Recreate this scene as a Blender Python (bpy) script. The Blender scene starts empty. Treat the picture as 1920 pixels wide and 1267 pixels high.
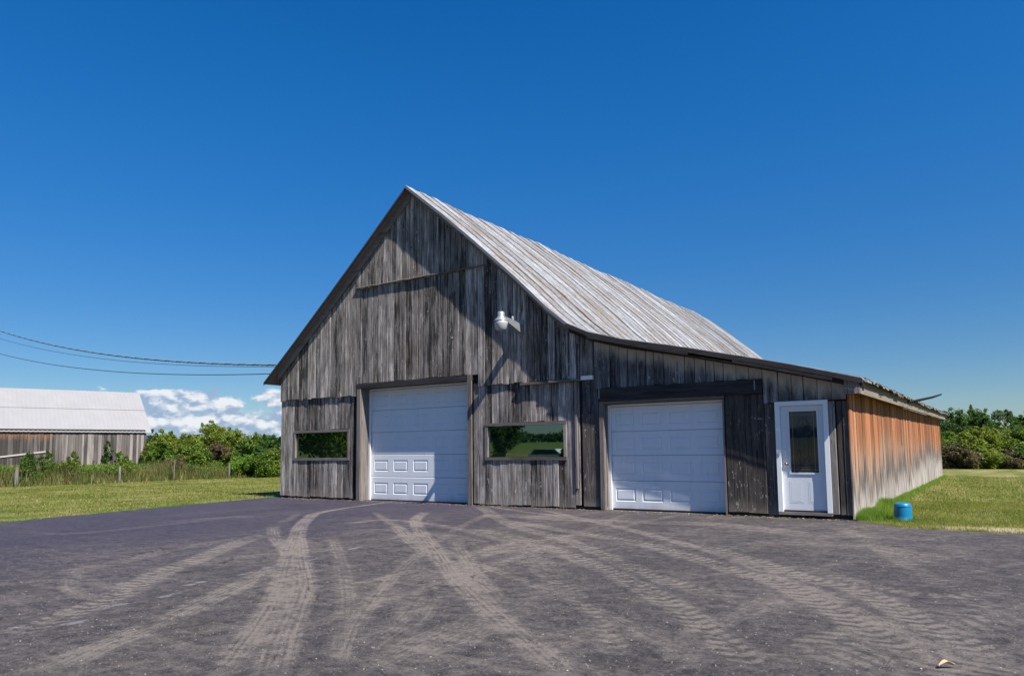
import bpy, bmesh, math, random
import numpy as np
from mathutils import Vector, Matrix, noise as mnoise

random.seed(11)
RNG = np.random.default_rng(7)
S = bpy.context.scene
COL = S.collection
R = math.radians

# ------------------------------------------------------------------ camera
CAM_P = Vector((2.303, -14.63, 1.304))
yaw, pitch, roll = 0.5875, 0.0914, -0.0098
Fw = Vector((-math.sin(yaw)*math.cos(pitch), math.cos(yaw)*math.cos(pitch), math.sin(pitch)))
Rt = Vector((math.cos(yaw), math.sin(yaw), 0))
Up = Rt.cross(Fw)
R2 = Rt*math.cos(roll) + Up*math.sin(roll)
U2 = -Rt*math.sin(roll) + Up*math.cos(roll)
cd = bpy.data.cameras.new('camera')
cam = bpy.data.objects.new('camera', cd)
COL.objects.link(cam)
M3 = Matrix((R2, U2, -Fw)).transposed()
cam.matrix_world = Matrix.Translation(CAM_P) @ M3.to_4x4()
cd.sensor_width = 36
cd.sensor_fit = 'HORIZONTAL'
cd.lens = 36*1371.5/1920
cd.shift_y = 88.1/1920
cd.clip_start = 0.1
cd.clip_end = 4000
S.camera = cam

# ------------------------------------------------------------------ sun, sky, exposure
SUN_DIR = Vector((-1, 0.28, -1.3)).normalized()
sd = bpy.data.lights.new('sun', 'SUN')
sd.energy = 5.0
sd.angle = R(0.53)
sd.color = (1.0, 0.94, 0.85)
sun = bpy.data.objects.new('sun', sd)
COL.objects.link(sun)
sun.rotation_euler = SUN_DIR.to_track_quat('-Z', 'Y').to_euler()
sun.location = (30, -10, 40)
SUN_EL = math.asin(-SUN_DIR.z)
SUN_ROT = math.atan2(-SUN_DIR.x, -SUN_DIR.y)
S.view_settings.view_transform = 'Standard'
S.view_settings.look = 'None'
S.view_settings.exposure = 1.0
S.view_settings.gamma = 1.0
S.view_settings.use_curve_mapping = False

W = bpy.data.worlds.new('World')
S.world = W
W.use_nodes = True


class G:
    """tiny node-graph helper"""
    def __init__(s, tree):
        s.t = tree

    def n(s, typ, **kw):
        nd = s.t.nodes.new(typ)
        for k, v in kw.items():
            setattr(nd, k, v)
        return nd

    def put(s, sock, v):
        if isinstance(v, bpy.types.NodeSocket):
            s.t.links.new(v, sock)
        elif v is not None:
            if sock.type == 'RGBA' and not hasattr(v, '__len__'):
                v = (v, v, v, 1)
            if sock.type == 'RGBA' and len(v) == 3:
                v = (*v, 1)
            sock.default_value = v

    def m(s, op, a, b=None, c=None, clamp=False):
        nd = s.n('ShaderNodeMath', operation=op, use_clamp=clamp)
        for i, v in enumerate((a, b, c)):
            if v is not None:
                s.put(nd.inputs[i], v)
        return nd.outputs[0]

    def vm(s, op, a, b=None):
        nd = s.n('ShaderNodeVectorMath', operation=op)
        s.put(nd.inputs[0], a)
        if b is not None:
            s.put(nd.inputs[1], b)
        return nd.outputs['Value'] if op in ('DOT_PRODUCT', 'LENGTH') else nd.outputs[0]

    def mix(s, f, a, b, mode='MIX'):
        nd = s.n('ShaderNodeMix', data_type='RGBA', blend_type=mode)
        s.put(nd.inputs[0], f)
        s.put(nd.inputs[6], a)
        s.put(nd.inputs[7], b)
        return nd.outputs[2]

    def noise(s, vec, scale=1.0, detail=3.0, rough=0.5, dist=0.0, col=False):
        nd = s.n('ShaderNodeTexNoise')
        if vec is not None:
            s.put(nd.inputs['Vector'], vec)
        nd.inputs['Scale'].default_value = scale
        nd.inputs['Detail'].default_value = detail
        nd.inputs['Roughness'].default_value = rough
        nd.inputs['Distortion'].default_value = dist
        return nd.outputs[1 if col else 0]

    def ss(s, v, lo, hi, a=0.0, b=1.0):
        nd = s.n('ShaderNodeMapRange', interpolation_type='SMOOTHSTEP')
        s.put(nd.inputs[0], v)
        for i, q in enumerate((lo, hi, a, b)):
            s.put(nd.inputs[i+1], q)
        return nd.outputs[0]

    def lin(s, v, lo, hi, a=0.0, b=1.0):
        nd = s.n('ShaderNodeMapRange')
        s.put(nd.inputs[0], v)
        for i, q in enumerate((lo, hi, a, b)):
            s.put(nd.inputs[i+1], q)
        return nd.outputs[0]

    def scale(s, v, sx, sy, sz):
        return s.vm('MULTIPLY', v, (sx, sy, sz))

    def sep(s, v):
        nd = s.n('ShaderNodeSeparateXYZ')
        s.put(nd.inputs[0], v)
        return nd.outputs

    def comb(s, x, y, z):
        nd = s.n('ShaderNodeCombineXYZ')
        for i, q in enumerate((x, y, z)):
            s.put(nd.inputs[i], q)
        return nd.outputs[0]

    def bump(s, h, strength=0.5, dist=0.01):
        nd = s.n('ShaderNodeBump')
        nd.inputs['Strength'].default_value = strength
        nd.inputs['Distance'].default_value = dist
        s.put(nd.inputs['Height'], h)
        return nd.outputs[0]


# --- world: Nishita sky with low cumulus
wt = W.node_tree
wt.nodes.clear()
g = G(wt)
sky = g.n('ShaderNodeTexSky', sky_type='NISHITA')
sky.sun_disc = False
sky.sun_elevation = SUN_EL
sky.sun_rotation = SUN_ROT
sky.altitude = 300
sky.air_density = 1.0
sky.dust_density = 0.3
sky.ozone_density = 3.0
hs = g.n('ShaderNodeHueSaturation')
hs.inputs['Saturation'].default_value = 1.42
hs.inputs['Value'].default_value = 1.44
g.put(hs.inputs['Color'], sky.outputs[0])
tc = g.n('ShaderNodeTexCoord')
dirv = g.vm('NORMALIZE', tc.outputs['Generated'])
dx, dy, dz = g.sep(dirv)[:3]
c0 = (Fw*1371.5 + R2*(395-960)).normalized()
near = g.vm('DOT_PRODUCT', dirv, (c0.x, c0.y, 0.0))
big = g.noise(g.scale(dirv, 2.2, 2.2, 1.0), 1.0, 1.0)
cover = g.m('MAXIMUM', g.ss(near, 0.968, 0.992), g.m('MULTIPLY', g.ss(big, 0.52, 0.62), 0.0))
n1 = g.noise(g.scale(dirv, 24, 24, 44), 1.0, 10.0, 0.55)
n2 = g.noise(g.vm('ADD', g.scale(dirv, 24, 24, 44), (0.10, 0.0, 0.34)), 1.0, 7.0, 0.55)
base = g.noise(g.scale(dirv, 8, 8, 30), 1.0, 2.0)
win = g.m('MULTIPLY', g.ss(dz, 0.0, 0.02), g.ss(dz, 0.108, 0.072))
dens = g.m('ADD', g.m('MULTIPLY', n1, 0.8), g.m('MULTIPLY', base, 0.4))
dens = g.m('ADD', dens, g.m('MULTIPLY', g.m('SUBTRACT', g.m('MULTIPLY', win, cover), 1.0), 0.5))
dens = g.m('ADD', dens, g.m('MULTIPLY', g.m('MULTIPLY', g.ss(dz, 0.075, 0.03), cover), 0.045))
mask = g.ss(dens, 0.508, 0.605)
lit = g.ss(g.m('SUBTRACT', n1, n2), -0.07, 0.10)
ccol = g.mix(lit, (3.6, 4.9, 6.9), (9.6, 9.8, 10.2))
lowt = g.mix(g.ss(dz, 0.0, 0.50), (0.50, 0.57, 0.66), (0.80, 0.95, 1.06))
skyb = g.mix(1.0, g.mix(1.0, hs.outputs[0], (0.06, 0.0, 0.05), 'ADD'), lowt, 'MULTIPLY')
veil = g.m('MULTIPLY', g.m('MULTIPLY', g.ss(dz, 0.075, 0.01), g.ss(near, 0.93, 0.985)), 0.40)
skyc = g.mix(veil, skyb, (4.6, 6.3, 8.2))
skyc = g.mix(g.m('MULTIPLY', mask, 0.92), skyc, ccol)
bg = g.n('ShaderNodeBackground')
bg.inputs['Strength'].default_value = 0.046
g.put(bg.inputs['Color'], skyc)
wo = g.n('ShaderNodeOutputWorld')
wt.links.new(bg.outputs[0], wo.inputs[0])


# ------------------------------------------------------------------ object helpers
def tag(o, label=None, cat=None, group=None, kind=None):
    for k, v in (('label', label), ('category', cat), ('group', group), ('kind', kind)):
        if v:
            o[k] = v
    return o


def empty(name, loc=(0, 0, 0), **kw):
    o = bpy.data.objects.new(name, None)
    o.empty_display_size = 0.2
    COL.objects.link(o)
    o.location = loc
    return tag(o, **kw)


def mesh_obj(name, verts, faces, mat, parent=None, loc=(0, 0, 0), smooth=False):
    me = bpy.data.meshes.new(name)
    me.from_pydata([tuple(v) for v in verts], [], faces)
    me.materials.append(mat)
    if smooth:
        me.polygons.foreach_set('use_smooth', [True]*len(me.polygons))
    me.update()
    o = bpy.data.objects.new(name, me)
    COL.objects.link(o)
    if parent:
        o.parent = parent
    o.location = loc
    return o


def big_mesh(name, co, faces_flat, nper, mat, parent=None, attrs=None, loc=(0, 0, 0), smooth=False):
    """numpy mesh, faces all with nper corners"""
    me = bpy.data.meshes.new(name)
    nf = len(faces_flat)//nper
    me.vertices.add(len(co))
    me.vertices.foreach_set('co', np.asarray(co, np.float32).ravel())
    me.loops.add(len(faces_flat))
    me.loops.foreach_set('vertex_index', np.asarray(faces_flat, np.int32))
    me.polygons.add(nf)
    me.polygons.foreach_set('loop_start', np.arange(0, nf*nper, nper, dtype=np.int32))
    try:
        me.polygons.foreach_set('loop_total', np.full(nf, nper, dtype=np.int32))
    except Exception:
        pass
    if smooth:
        me.polygons.foreach_set('use_smooth', np.ones(nf, bool))
    for k, v in (attrs or {}).items():
        a = me.attributes.new(k, 'FLOAT', 'POINT')
        a.data.foreach_set('value', np.asarray(v, np.float32))
    me.materials.append(mat)
    me.update(calc_edges=True)
    me.validate()
    o = bpy.data.objects.new(name, me)
    COL.objects.link(o)
    if parent:
        o.parent = parent
    o.location = loc
    return o


class MB:
    def __init__(s):
        s.v = []
        s.f = []

    def box(s, x0, x1, y0, y1, z0, z1, z1b=None):
        """box; z1b = top height at x1 side when sloping"""
        b = len(s.v)
        zb = z1 if z1b is None else z1b
        s.v += [(x0, y0, z0), (x1, y0, z0), (x1, y1, z0), (x0, y1, z0),
                (x0, y0, z1), (x1, y0, zb), (x1, y1, zb), (x0, y1, z1)]
        s.f += [(b, b+3, b+2, b+1), (b+4, b+5, b+6, b+7), (b, b+1, b+5, b+4),
                (b+1, b+2, b+6, b+5), (b+2, b+3, b+7, b+6), (b+3, b, b+4, b+7)]
        return s

    def prism(s, pts, axis, a0, a1):
        """extrude polygon pts (list of 2D, ccw) along axis"""
        b = len(s.v)
        n = len(pts)
        for a in (a0, a1):
            for p in pts:
                q = {'y': (p[0], a, p[1]), 'x': (a, p[0], p[1]), 'z': (p[0], p[1], a)}[axis]
                s.v.append(q)
        s.f.append(tuple(range(b, b+n)))
        s.f.append(tuple(range(b+2*n-1, b+n-1, -1)))
        for i in range(n):
            j = (i+1) % n
            s.f.append((b+i, b+n+i, b+n+j, b+j))
        return s

    def tube(s, pts, rad, n=8, cap=True):
        pts = [Vector(p) for p in pts]
        if not hasattr(rad, '__len__'):
            rad = [rad]*len(pts)
        b = len(s.v)
        ref = Vector((0.31, 0.17, 0.93))
        for i, p in enumerate(pts):
            t = (pts[min(i+1, len(pts)-1)] - pts[max(i-1, 0)]).normalized()
            u = t.cross(ref)
            if u.length < 1e-3:
                u = t.cross(Vector((1, 0, 0)))
            u.normalize()
            w = t.cross(u)
            for k in range(n):
                a = 2*math.pi*k/n
                s.v.append(tuple(p + (u*math.cos(a) + w*math.sin(a))*rad[i]))
        for i in range(len(pts)-1):
            for k in range(n):
                k2 = (k+1) % n
                s.f.append((b+i*n+k, b+i*n+k2, b+(i+1)*n+k2, b+(i+1)*n+k))
        if cap:
            s.f.append(tuple(b+k for k in range(n-1, -1, -1)))
            s.f.append(tuple(b+(len(pts)-1)*n+k for k in range(n)))
        return s

    def lathe(s, prof, c=(0, 0, 0), n=24):
        b = len(s.v)
        for r, z in prof:
            for k in range(n):
                a = 2*math.pi*k/n
                s.v.append((c[0]+r*math.cos(a), c[1]+r*math.sin(a), c[2]+z))
        for i in range(len(prof)-1):
            for k in range(n):
                k2 = (k+1) % n
                s.f.append((b+i*n+k, b+i*n+k2, b+(i+1)*n+k2, b+(i+1)*n+k))
        s.f.append(tuple(b+k for k in range(n-1, -1, -1)))
        s.f.append(tuple(b+(len(prof)-1)*n+k for k in range(n)))
        return s

    def build(s, name, mat, parent=None, loc=(0, 0, 0), smooth=False):
        return mesh_obj(name, s.v, s.f, mat, parent, loc, smooth)


# ------------------------------------------------------------------ materials
def new_mat(name):
    m = bpy.data.materials.new(name)
    m.use_nodes = True
    t = m.node_tree
    t.nodes.clear()
    gg = G(t)
    b = gg.n('ShaderNodeBsdfPrincipled')
    o = gg.n('ShaderNodeOutputMaterial')
    t.links.new(b.outputs[0], o.inputs[0])
    return m, gg, b


def plain(name, col, rough=0.6, metal=0.0, var=0.12, vs=3.0, bump=0.0, bs=40):
    m, g, b = new_mat(name)
    tc = g.n('ShaderNodeTexCoord')
    n = g.noise(tc.outputs['Object'], vs, 5.0, 0.6)
    c = g.mix(n, tuple(x*(1-var) for x in col), tuple(min(1, x*(1+var)) for x in col))
    g.put(b.inputs['Base Color'], c)
    b.inputs['Roughness'].default_value = rough
    b.inputs['Metallic'].default_value = metal
    if bump:
        h = g.noise(tc.outputs['Object'], bs, 4.0)
        g.put(b.inputs['Normal'], g.bump(h, bump, 0.01))
    return m


def wood(name, dark, mid, pale, grain='z', contrast=1.0, moss=0.0, mode=None, knots=True):
    """weathered timber; grain runs along the given axis of the piece"""
    m, g, b = new_mat(name)
    tc = g.n('ShaderNodeTexCoord')
    oi = g.n('ShaderNodeObjectInfo')
    geo = g.n('ShaderNodeNewGeometry')
    rnd = oi.outputs['Random']
    p = g.vm('ADD', tc.outputs['Object'], g.vm('MULTIPLY', g.comb(rnd, rnd, rnd), (37.0, 91.0, 53.0)))
    # grain wobble round knots
    wob = g.noise(g.scale(p, *{'z': (5, 5, 2.2), 'x': (2.2, 5, 5), 'y': (5, 2.2, 5)}[grain]), 1.0, 2.0, 0.5, 0.0, True)
    pw = g.vm('ADD', p, g.vm('MULTIPLY', g.vm('SUBTRACT', wob, (0.5, 0.5, 0.5)), (0.05, 0.05, 0.05)))
    sc = {'z': (1, 1, 0.028), 'x': (0.028, 1, 1), 'y': (1, 0.028, 1)}[grain]
    pg = g.vm('MULTIPLY', pw, sc)
    n1 = g.noise(pg, 17, 5.0, 0.66)
    n2 = g.noise(pg, 46, 4.0, 0.75)
    n3 = g.noise(g.vm('MULTIPLY', p, tuple(min(1, q*9) for q in sc)), 6.0, 4.0, 0.6)
    cr = g.noise(g.vm('MULTIPLY', pw, tuple(q if q == 1 else 0.02 for q in sc)), 55, 2.0, 0.5)
    t = g.m('ADD', g.m('MULTIPLY', n1, 0.62), g.m('MULTIPLY', n2, 0.42))
    t = g.m('ADD', t, g.m('MULTIPLY', n3, 0.45))
    t = g.m('ADD', t, g.m('MULTIPLY', g.m('SUBTRACT', rnd, 0.5), 0.20))
    t = g.m('SUBTRACT', t, 0.255)
    cd_ = g.mix(g.ss(t, 0.5-0.28/contrast, 0.5), dark, mid)
    c = g.mix(g.ss(t, 0.5, 0.5+0.30/contrast), cd_, pale)
    # cracks
    crk = g.ss(cr, 0.37, 0.31)
    c = g.mix(g.m('MULTIPLY', crk, 0.92), c, tuple(x*0.22 for x in dark))
    if knots:
        v = g.n('ShaderNodeTexVoronoi', voronoi_dimensions='3D')
        kw_ = g.noise(p, 14.0, 3.0, 0.6, 0.0, True)
        pk = g.vm('ADD', p, g.vm('MULTIPLY', g.vm('SUBTRACT', kw_, (0.5, 0.5, 0.5)), (0.12, 0.12, 0.12)))
        g.put(v.inputs['Vector'], g.vm('MULTIPLY', pk, {'z': (1, 1, 0.75), 'x': (0.75, 1, 1), 'y': (1, 0.75, 1)}[grain]))
        v.inputs['Scale'].default_value = 5.5
        kd = v.outputs['Distance']
        rr = g.sep(v.outputs['Color'])[0]
        core = g.m('MULTIPLY', g.ss(kd, 0.13, 0.06), g.ss(rr, 0.70, 0.74))
        c = g.mix(g.m('MULTIPLY', core, 0.75), c, tuple(x*0.45 for x in dark))
        fl = g.ss(g.noise(g.scale(p, *{'z': (1, 1, .55), 'x': (.55, 1, 1), 'y': (1, .55, 1)}[grain]), 15, 4.0, 0.72), 0.60, 0.66)
        fl = g.m('MULTIPLY', fl, g.ss(g.noise(geo.outputs['Position'], 1.3, 3.0), 0.42, 0.62))
        c = g.mix(g.m('MULTIPLY', fl, 0.60), c, (0.56, 0.50, 0.44))
    if grain == 'z' and mode != 'side':
        pat = g.noise(g.scale(geo.outputs['Position'], 0.8, 0.8, 0.45), 1.0, 6.0, 0.62)
        c = g.mix(g.m('MULTIPLY', g.ss(pat, 0.52, 0.66), 0.40), c, g.mix(1.0, c, (0.72, 0.62, 0.55), 'MULTIPLY'))
        c = g.mix(g.m('MULTIPLY', g.ss(pat, 0.48, 0.34), 0.40), c, g.mix(1.0, c, (1.5, 1.5, 1.52), 'MULTIPLY'))
    wz = g.sep(geo.outputs['Position'])
    if mode == 'front':
        # water stain band just under the low roof and dirt splash near the ground
        wn = g.noise(geo.outputs['Position'], 2.3, 5.0, 0.6)
        foot = g.ss(g.m('ADD', wz[2], g.m('ADD', g.m('MULTIPLY', wn, 0.45), g.m('MULTIPLY', n1, 0.45))), 0.80, 0.42)
        c = g.mix(g.m('MULTIPLY', foot, 0.55), c, g.mix(n2, (0.13, 0.11, 0.09), (0.40, 0.35, 0.29)))
    if mode == 'leanto':
        wn = g.noise(g.scale(geo.outputs['Position'], 5, 5, 1.4), 1.0, 6.0, 0.7)
        roofz = g.m('ADD', g.m('MULTIPLY', wz[0], -0.255), 2.55)
        dtop = g.m('SUBTRACT', roofz, wz[2])
        st = g.m('MULTIPLY', g.ss(g.m('ADD', dtop, g.m('MULTIPLY', wn, 0.70)), 0.82, 0.50), 0.80)
        c = g.mix(st, c, (0.46, 0.40, 0.33))
    if mode == 'side':
        pos = geo.outputs['Position']
        gr = g.noise(g.scale(pos, 1, 9.0, 0.35), 1.0, 5.0, 0.65)
        gr2 = g.noise(g.scale(pos, 1, 0.5, 0.3), 1.0, 2.0)
        z = g.m('ADD', wz[2], g.m('MULTIPLY', g.m('SUBTRACT', gr, 0.5), 1.5))
        z = g.m('ADD', z, g.m('MULTIPLY', g.m('SUBTRACT', gr2, 0.5), 0.5))
        z = g.m('ADD', z, g.m('MULTIPLY', g.m('SUBTRACT', rnd, 0.5), 0.62))
        z = g.m('ADD', z, g.m('MULTIPLY', g.m('SUBTRACT', n2, 0.5), 0.9))
        # the dark band lies higher towards the far end
        zb = g.m('SUBTRACT', z, g.ss(wz[1], 4.0, 20.0, 0.0, 0.42))
        hf = g.noise(g.scale(pos, 1, 38.0, 0.5), 1.0, 5.0, 0.75)
        tone = g.m('ADD', g.m('MULTIPLY', g.m('SUBTRACT', rnd, 0.5), 0.55), g.m('ADD', -0.60, g.m('MULTIPLY', g.m('ADD', g.m('ADD', n1, n2), hf), 1.06)))
        orange = g.mix(g.m('ADD', g.m('MULTIPLY', n2, 0.4), g.m('MULTIPLY', rnd, 0.6)), (0.135, 0.033, 0.006), (0.32, 0.108, 0.022))
        tan = g.mix(n1, (0.1404, 0.0741, 0.0429), (0.3432, 0.2418, 0.1677))
        darkb = g.mix(n2, (0.0488, 0.0390, 0.0360), (0.1275, 0.1050, 0.0938))
        palef = g.mix(n1, (0.2240, 0.2000, 0.1800), (0.4000, 0.3680, 0.3440))
        c2 = g.mix(g.ss(z, 0.95, 1.75), tan, orange)
        c2 = g.mix(g.ss(zb, 1.18, 0.72), c2, darkb)
        c2 = g.mix(g.ss(zb, 0.60, 0.32), c2, palef)
        # pale runs
        run = g.ss(g.noise(g.scale(pos, 1, 17.0, 0.30), 1.0, 5.0, 0.65), 0.55, 0.68)
        c2 = g.mix(g.m('MULTIPLY', run, 0.75), c2, (0.3960, 0.3240, 0.2700))
        c = g.mix(0.12, c2, c)
        c = g.mix(1.0, c, g.comb(tone, tone, tone), 'MULTIPLY')
        c = g.mix(g.m('MULTIPLY', crk, 0.6), c, (0.05, 0.035, 0.03))
    if mode == 'roof':
        pos = geo.outputs['Position']
        wn = g.noise(g.scale(pos, 0.5, 0.9, 0.5), 1.0, 5.0, 0.62)
        wn2 = g.noise(g.scale(pos, 0.9, 7.0, 0.9), 1.0, 5.0, 0.7)
        br = g.m('MULTIPLY', g.ss(wn2, 0.42, 0.58), g.ss(wn, 0.36, 0.56))
        c = g.mix(g.m('MULTIPLY', br, 0.8), c, (0.125, 0.095, 0.068))
        lich = g.ss(g.noise(pos, 11, 6.0, 0.75), 0.60, 0.66)
        c = g.mix(g.m('MULTIPLY', lich, 0.6), c, (0.055, 0.05, 0.04))
    g.put(b.inputs['Base Color'], c)
    b.inputs['Roughness'].default_value = 0.85
    b.inputs['Specular IOR Level'].default_value = 0.25
    h = g.m('ADD', g.m('MULTIPLY', n1, 0.6), g.m('MULTIPLY', n2, 0.4))
    h = g.m('SUBTRACT', h, g.m('MULTIPLY', crk, 0.8))
    g.put(b.inputs['Normal'], g.bump(h, 0.55, 0.008))
    return m


M = {}
M['siding'] = wood('grey_siding', (0.026, 0.022, 0.021), (0.180, 0.158, 0.147), (0.44, 0.400, 0.370), 'z', 1.7, mode='front')
M['siding_upper'] = wood('grey_siding_upper', (0.026, 0.023, 0.022), (0.180, 0.160, 0.149), (0.44, 0.402, 0.375), 'z', 1.7)
M['siding_low'] = wood('shaded_stained_siding', (0.018, 0.018, 0.022), (0.088, 0.086, 0.092), (0.26, 0.255, 0.26), 'z', 1.5, mode='leanto')  # shade of the lean-to front put into the darker board tones
M['plywood'] = wood('old_plywood', (0.0240, 0.0216, 0.0208), (0.0680, 0.0576, 0.0528), (0.1760, 0.1480, 0.1280), 'z', 1.3, mode='front')
M['trim'] = wood('grey_trim', (0.07, 0.06, 0.055), (0.17, 0.15, 0.14), (0.30, 0.27, 0.25), 'z', 1.0, knots=False)
M['trim_x'] = wood('grey_trim_level', (0.05, 0.045, 0.04), (0.13, 0.115, 0.105), (0.24, 0.215, 0.20), 'x', 1.0, knots=False)
M['beam'] = wood('dark_beam', (0.0154, 0.0140, 0.0154), (0.0350, 0.0322, 0.0350), (0.0700, 0.0665, 0.0700), 'x', 1.2, knots=False)
M['side'] = wood('rusty_brown_siding', (0.10, 0.09, 0.08), (0.22, 0.19, 0.17), (0.40, 0.36, 0.33), 'z', 1.0, mode='side', knots=False)
M['roof'] = wood('silvered_roof', (0.095, 0.094, 0.096), (0.240, 0.252, 0.275), (0.385, 0.405, 0.44), 'x', 1.25, mode='roof', knots=False)
M['fascia'] = wood('pale_fascia', (0.0960, 0.0800, 0.0600), (0.2000, 0.1680, 0.1360), (0.2880, 0.2560, 0.2200), 'y', 1.0, knots=False)
M['rake'] = wood('rake_board', (0.09, 0.075, 0.065), (0.19, 0.165, 0.15), (0.30, 0.27, 0.25), 'x', 1.0, knots=False)
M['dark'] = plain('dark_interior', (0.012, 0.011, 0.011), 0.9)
M['steel_edge'] = plain('steel_edge', (0.20, 0.205, 0.215), 0.5, 0.5, 0.25, 6)
M['white'] = plain('white_paint', (0.6138, 0.6417, 0.6789), 0.42, 0, 0.05, 1.5)
M['white_trim'] = plain('white_trim_paint', (0.7220, 0.7410, 0.7600), 0.45, 0, 0.04, 2)
M['galv'] = plain('galvanised', (0.33, 0.35, 0.37), 0.40, 0.55, 0.15, 12)
M['drum'] = plain('frosted_plastic', (0.36, 0.36, 0.38), 0.35, 0, 0.05, 12)
M['brass'] = plain('brass', (0.55, 0.42, 0.20), 0.3, 0.9)
M['blue'] = plain('blue_plastic', (0.001, 0.150, 0.300), 0.38, 0, 0.08, 5)
M['bark'] = plain('bark', (0.16, 0.13, 0.10), 0.9, 0, 0.35, 9, 0.6, 14)
M['post'] = wood('grey_post', (0.0600, 0.0550, 0.0500), (0.1350, 0.1250, 0.1150), (0.2100, 0.2000, 0.1850), 'z', 1.0, knots=False)
M['cable'] = plain('black_cable', (0.03, 0.035, 0.04), 0.6)
M['cable_grey'] = plain('bare_aluminium_cable', (0.32, 0.31, 0.30), 0.5, 0.4)
M['paleboard'] = plain('pale_board', (0.3300, 0.3120, 0.3000), 0.8, 0, 0.1, 4)
M['lead'] = plain('lead_came', (0.018, 0.02, 0.024), 0.6, 0.2)
M['dull_brass'] = plain('dull_brass', (0.30, 0.24, 0.13), 0.45, 0.6)
M['shingle'] = wood('old_shingle', (0.03, 0.025, 0.022), (0.075, 0.062, 0.055), (0.14, 0.12, 0.11), 'x', 1.2, knots=False)
M['soil'] = plain('dark_soil', (0.035, 0.03, 0.026), 0.95, 0, 0.4, 7, 0.8, 20)


def garage_white():
    m, g, b = new_mat('garage_door_paint')
    tc = g.n('ShaderNodeTexCoord')
    geo = g.n('ShaderNodeNewGeometry')
    p = geo.outputs['Position']
    n = g.noise(g.scale(p, 3, 3, 1.2), 1.0, 4.0, 0.6)
    st = g.noise(g.scale(p, 9, 9, 0.8), 1.0, 4.0, 0.6)
    c = g.mix(n, (0.5766, 0.6138, 0.6696), (0.6696, 0.6975, 0.7347))
    c = g.mix(g.m('MULTIPLY', g.ss(st, 0.54, 0.72), 0.22), c, (0.40, 0.39, 0.36))
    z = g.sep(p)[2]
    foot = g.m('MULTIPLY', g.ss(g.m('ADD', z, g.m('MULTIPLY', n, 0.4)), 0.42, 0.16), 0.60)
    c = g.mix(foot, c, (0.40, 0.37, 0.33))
    g.put(b.inputs['Base Color'], c)
    b.inputs['Roughness'].default_value = 0.45
    h = g.noise(g.scale(p, 60, 60, 4), 1.0, 3.0)
    g.put(b.inputs['Normal'], g.bump(h, 0.12, 0.004))
    return m


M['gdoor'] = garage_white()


def glass_mat(name, base, strength):
    m, g, b = new_mat(name)
    t = m.node_tree
    g.put(b.inputs['Base Color'], base)
    b.inputs['Roughness'].default_value = 0.02
    b.inputs['IOR'].default_value = 1.5
    gl = g.n('ShaderNodeBsdfGlossy')
    gl.inputs['Roughness'].default_value = 0.015
    gl.inputs['Color'].default_value = (0.72, 0.95, 0.88, 1)
    ms = g.n('ShaderNodeMixShader')
    ms.inputs[0].default_value = strength
    t.links.new(b.outputs[0], ms.inputs[1])
    t.links.new(gl.outputs[0], ms.inputs[2])
    out = [n for n in t.nodes if n.type == 'OUTPUT_MATERIAL'][0]
    t.links.new(ms.outputs[0], out.inputs[0])
    return m


M['glass'] = glass_mat('window_glass', (0.002, 0.006, 0.005), 0.18)
M['door_glass'] = glass_mat('door_glass', (0.016, 0.024, 0.036), 0.0)


def leaf_mat(name, cols, trans=0.35, tip=None):
    m, g, b = new_mat(name)
    t = m.node_tree
    geo = g.n('ShaderNodeNewGeometry')
    oi = g.n('ShaderNodeObjectInfo')
    rpi = geo.outputs['Random Per Island']
    nz = g.noise(geo.outputs['Position'], 0.55, 3.0, 0.6)
    f = g.m('ADD', g.m('MULTIPLY', rpi, 0.45), g.m('MULTIPLY', g.ss(nz, 0.3, 0.7), 0.55))
    c = g.mix(g.ss(f, 0.05, 0.5), cols[0], cols[1])
    c = g.mix(g.ss(f, 0.5, 0.98), c, cols[2])
    if tip:
        c = g.mix(g.m('MULTIPLY', g.ss(rpi, 0.86, 0.9), 0.8), c, tip)
    g.put(b.inputs['Base Color'], c)
    b.inputs['Roughness'].default_value = 0.55
    b.inputs['Specular IOR Level'].default_value = 0.35
    tr = g.n('ShaderNodeBsdfTranslucent')
    g.put(tr.inputs['Color'], g.mix(0.5, c, (0.16, 0.24, 0.02), 'ADD'))
    ms = g.n('ShaderNodeMixShader')
    ms.inputs[0].default_value = trans
    t.links.new(b.outputs[0], ms.inputs[1])
    t.links.new(tr.outputs[0], ms.inputs[2])
    out = [n for n in t.nodes if n.type == 'OUTPUT_MATERIAL'][0]
    t.links.new(ms.outputs[0], out.inputs[0])
    return m


M['leaf_mid'] = leaf_mat('leaf_mid', [(0.0255, 0.0659, 0.0085), (0.0744, 0.1381, 0.0149), (0.1594, 0.2177, 0.0234)])
M['leaf_yellow'] = leaf_mat('leaf_yellow', [(0.0531, 0.0904, 0.0106), (0.1381, 0.1859, 0.0191), (0.2338, 0.2550, 0.0319)])
M['leaf_dark'] = leaf_mat('leaf_dark', [(0.0102, 0.0382, 0.0068), (0.0255, 0.0765, 0.0119), (0.0510, 0.1148, 0.0187)])
M['leaf_bluish'] = leaf_mat('leaf_bluish', [(0.0213, 0.0553, 0.0213), (0.0510, 0.0935, 0.0340), (0.0935, 0.1403, 0.0510)])
M['leaf_brown'] = leaf_mat('leaf_brown', [(0.0425, 0.0340, 0.0170), (0.1020, 0.0723, 0.0382), (0.1360, 0.1190, 0.0467)], 0.25)
M['weed'] = leaf_mat('weed', [(0.0340, 0.0595, 0.0102), (0.0935, 0.1105, 0.0255), (0.1700, 0.1530, 0.0595)], 0.3, (0.1870, 0.1105, 0.0595))
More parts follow.
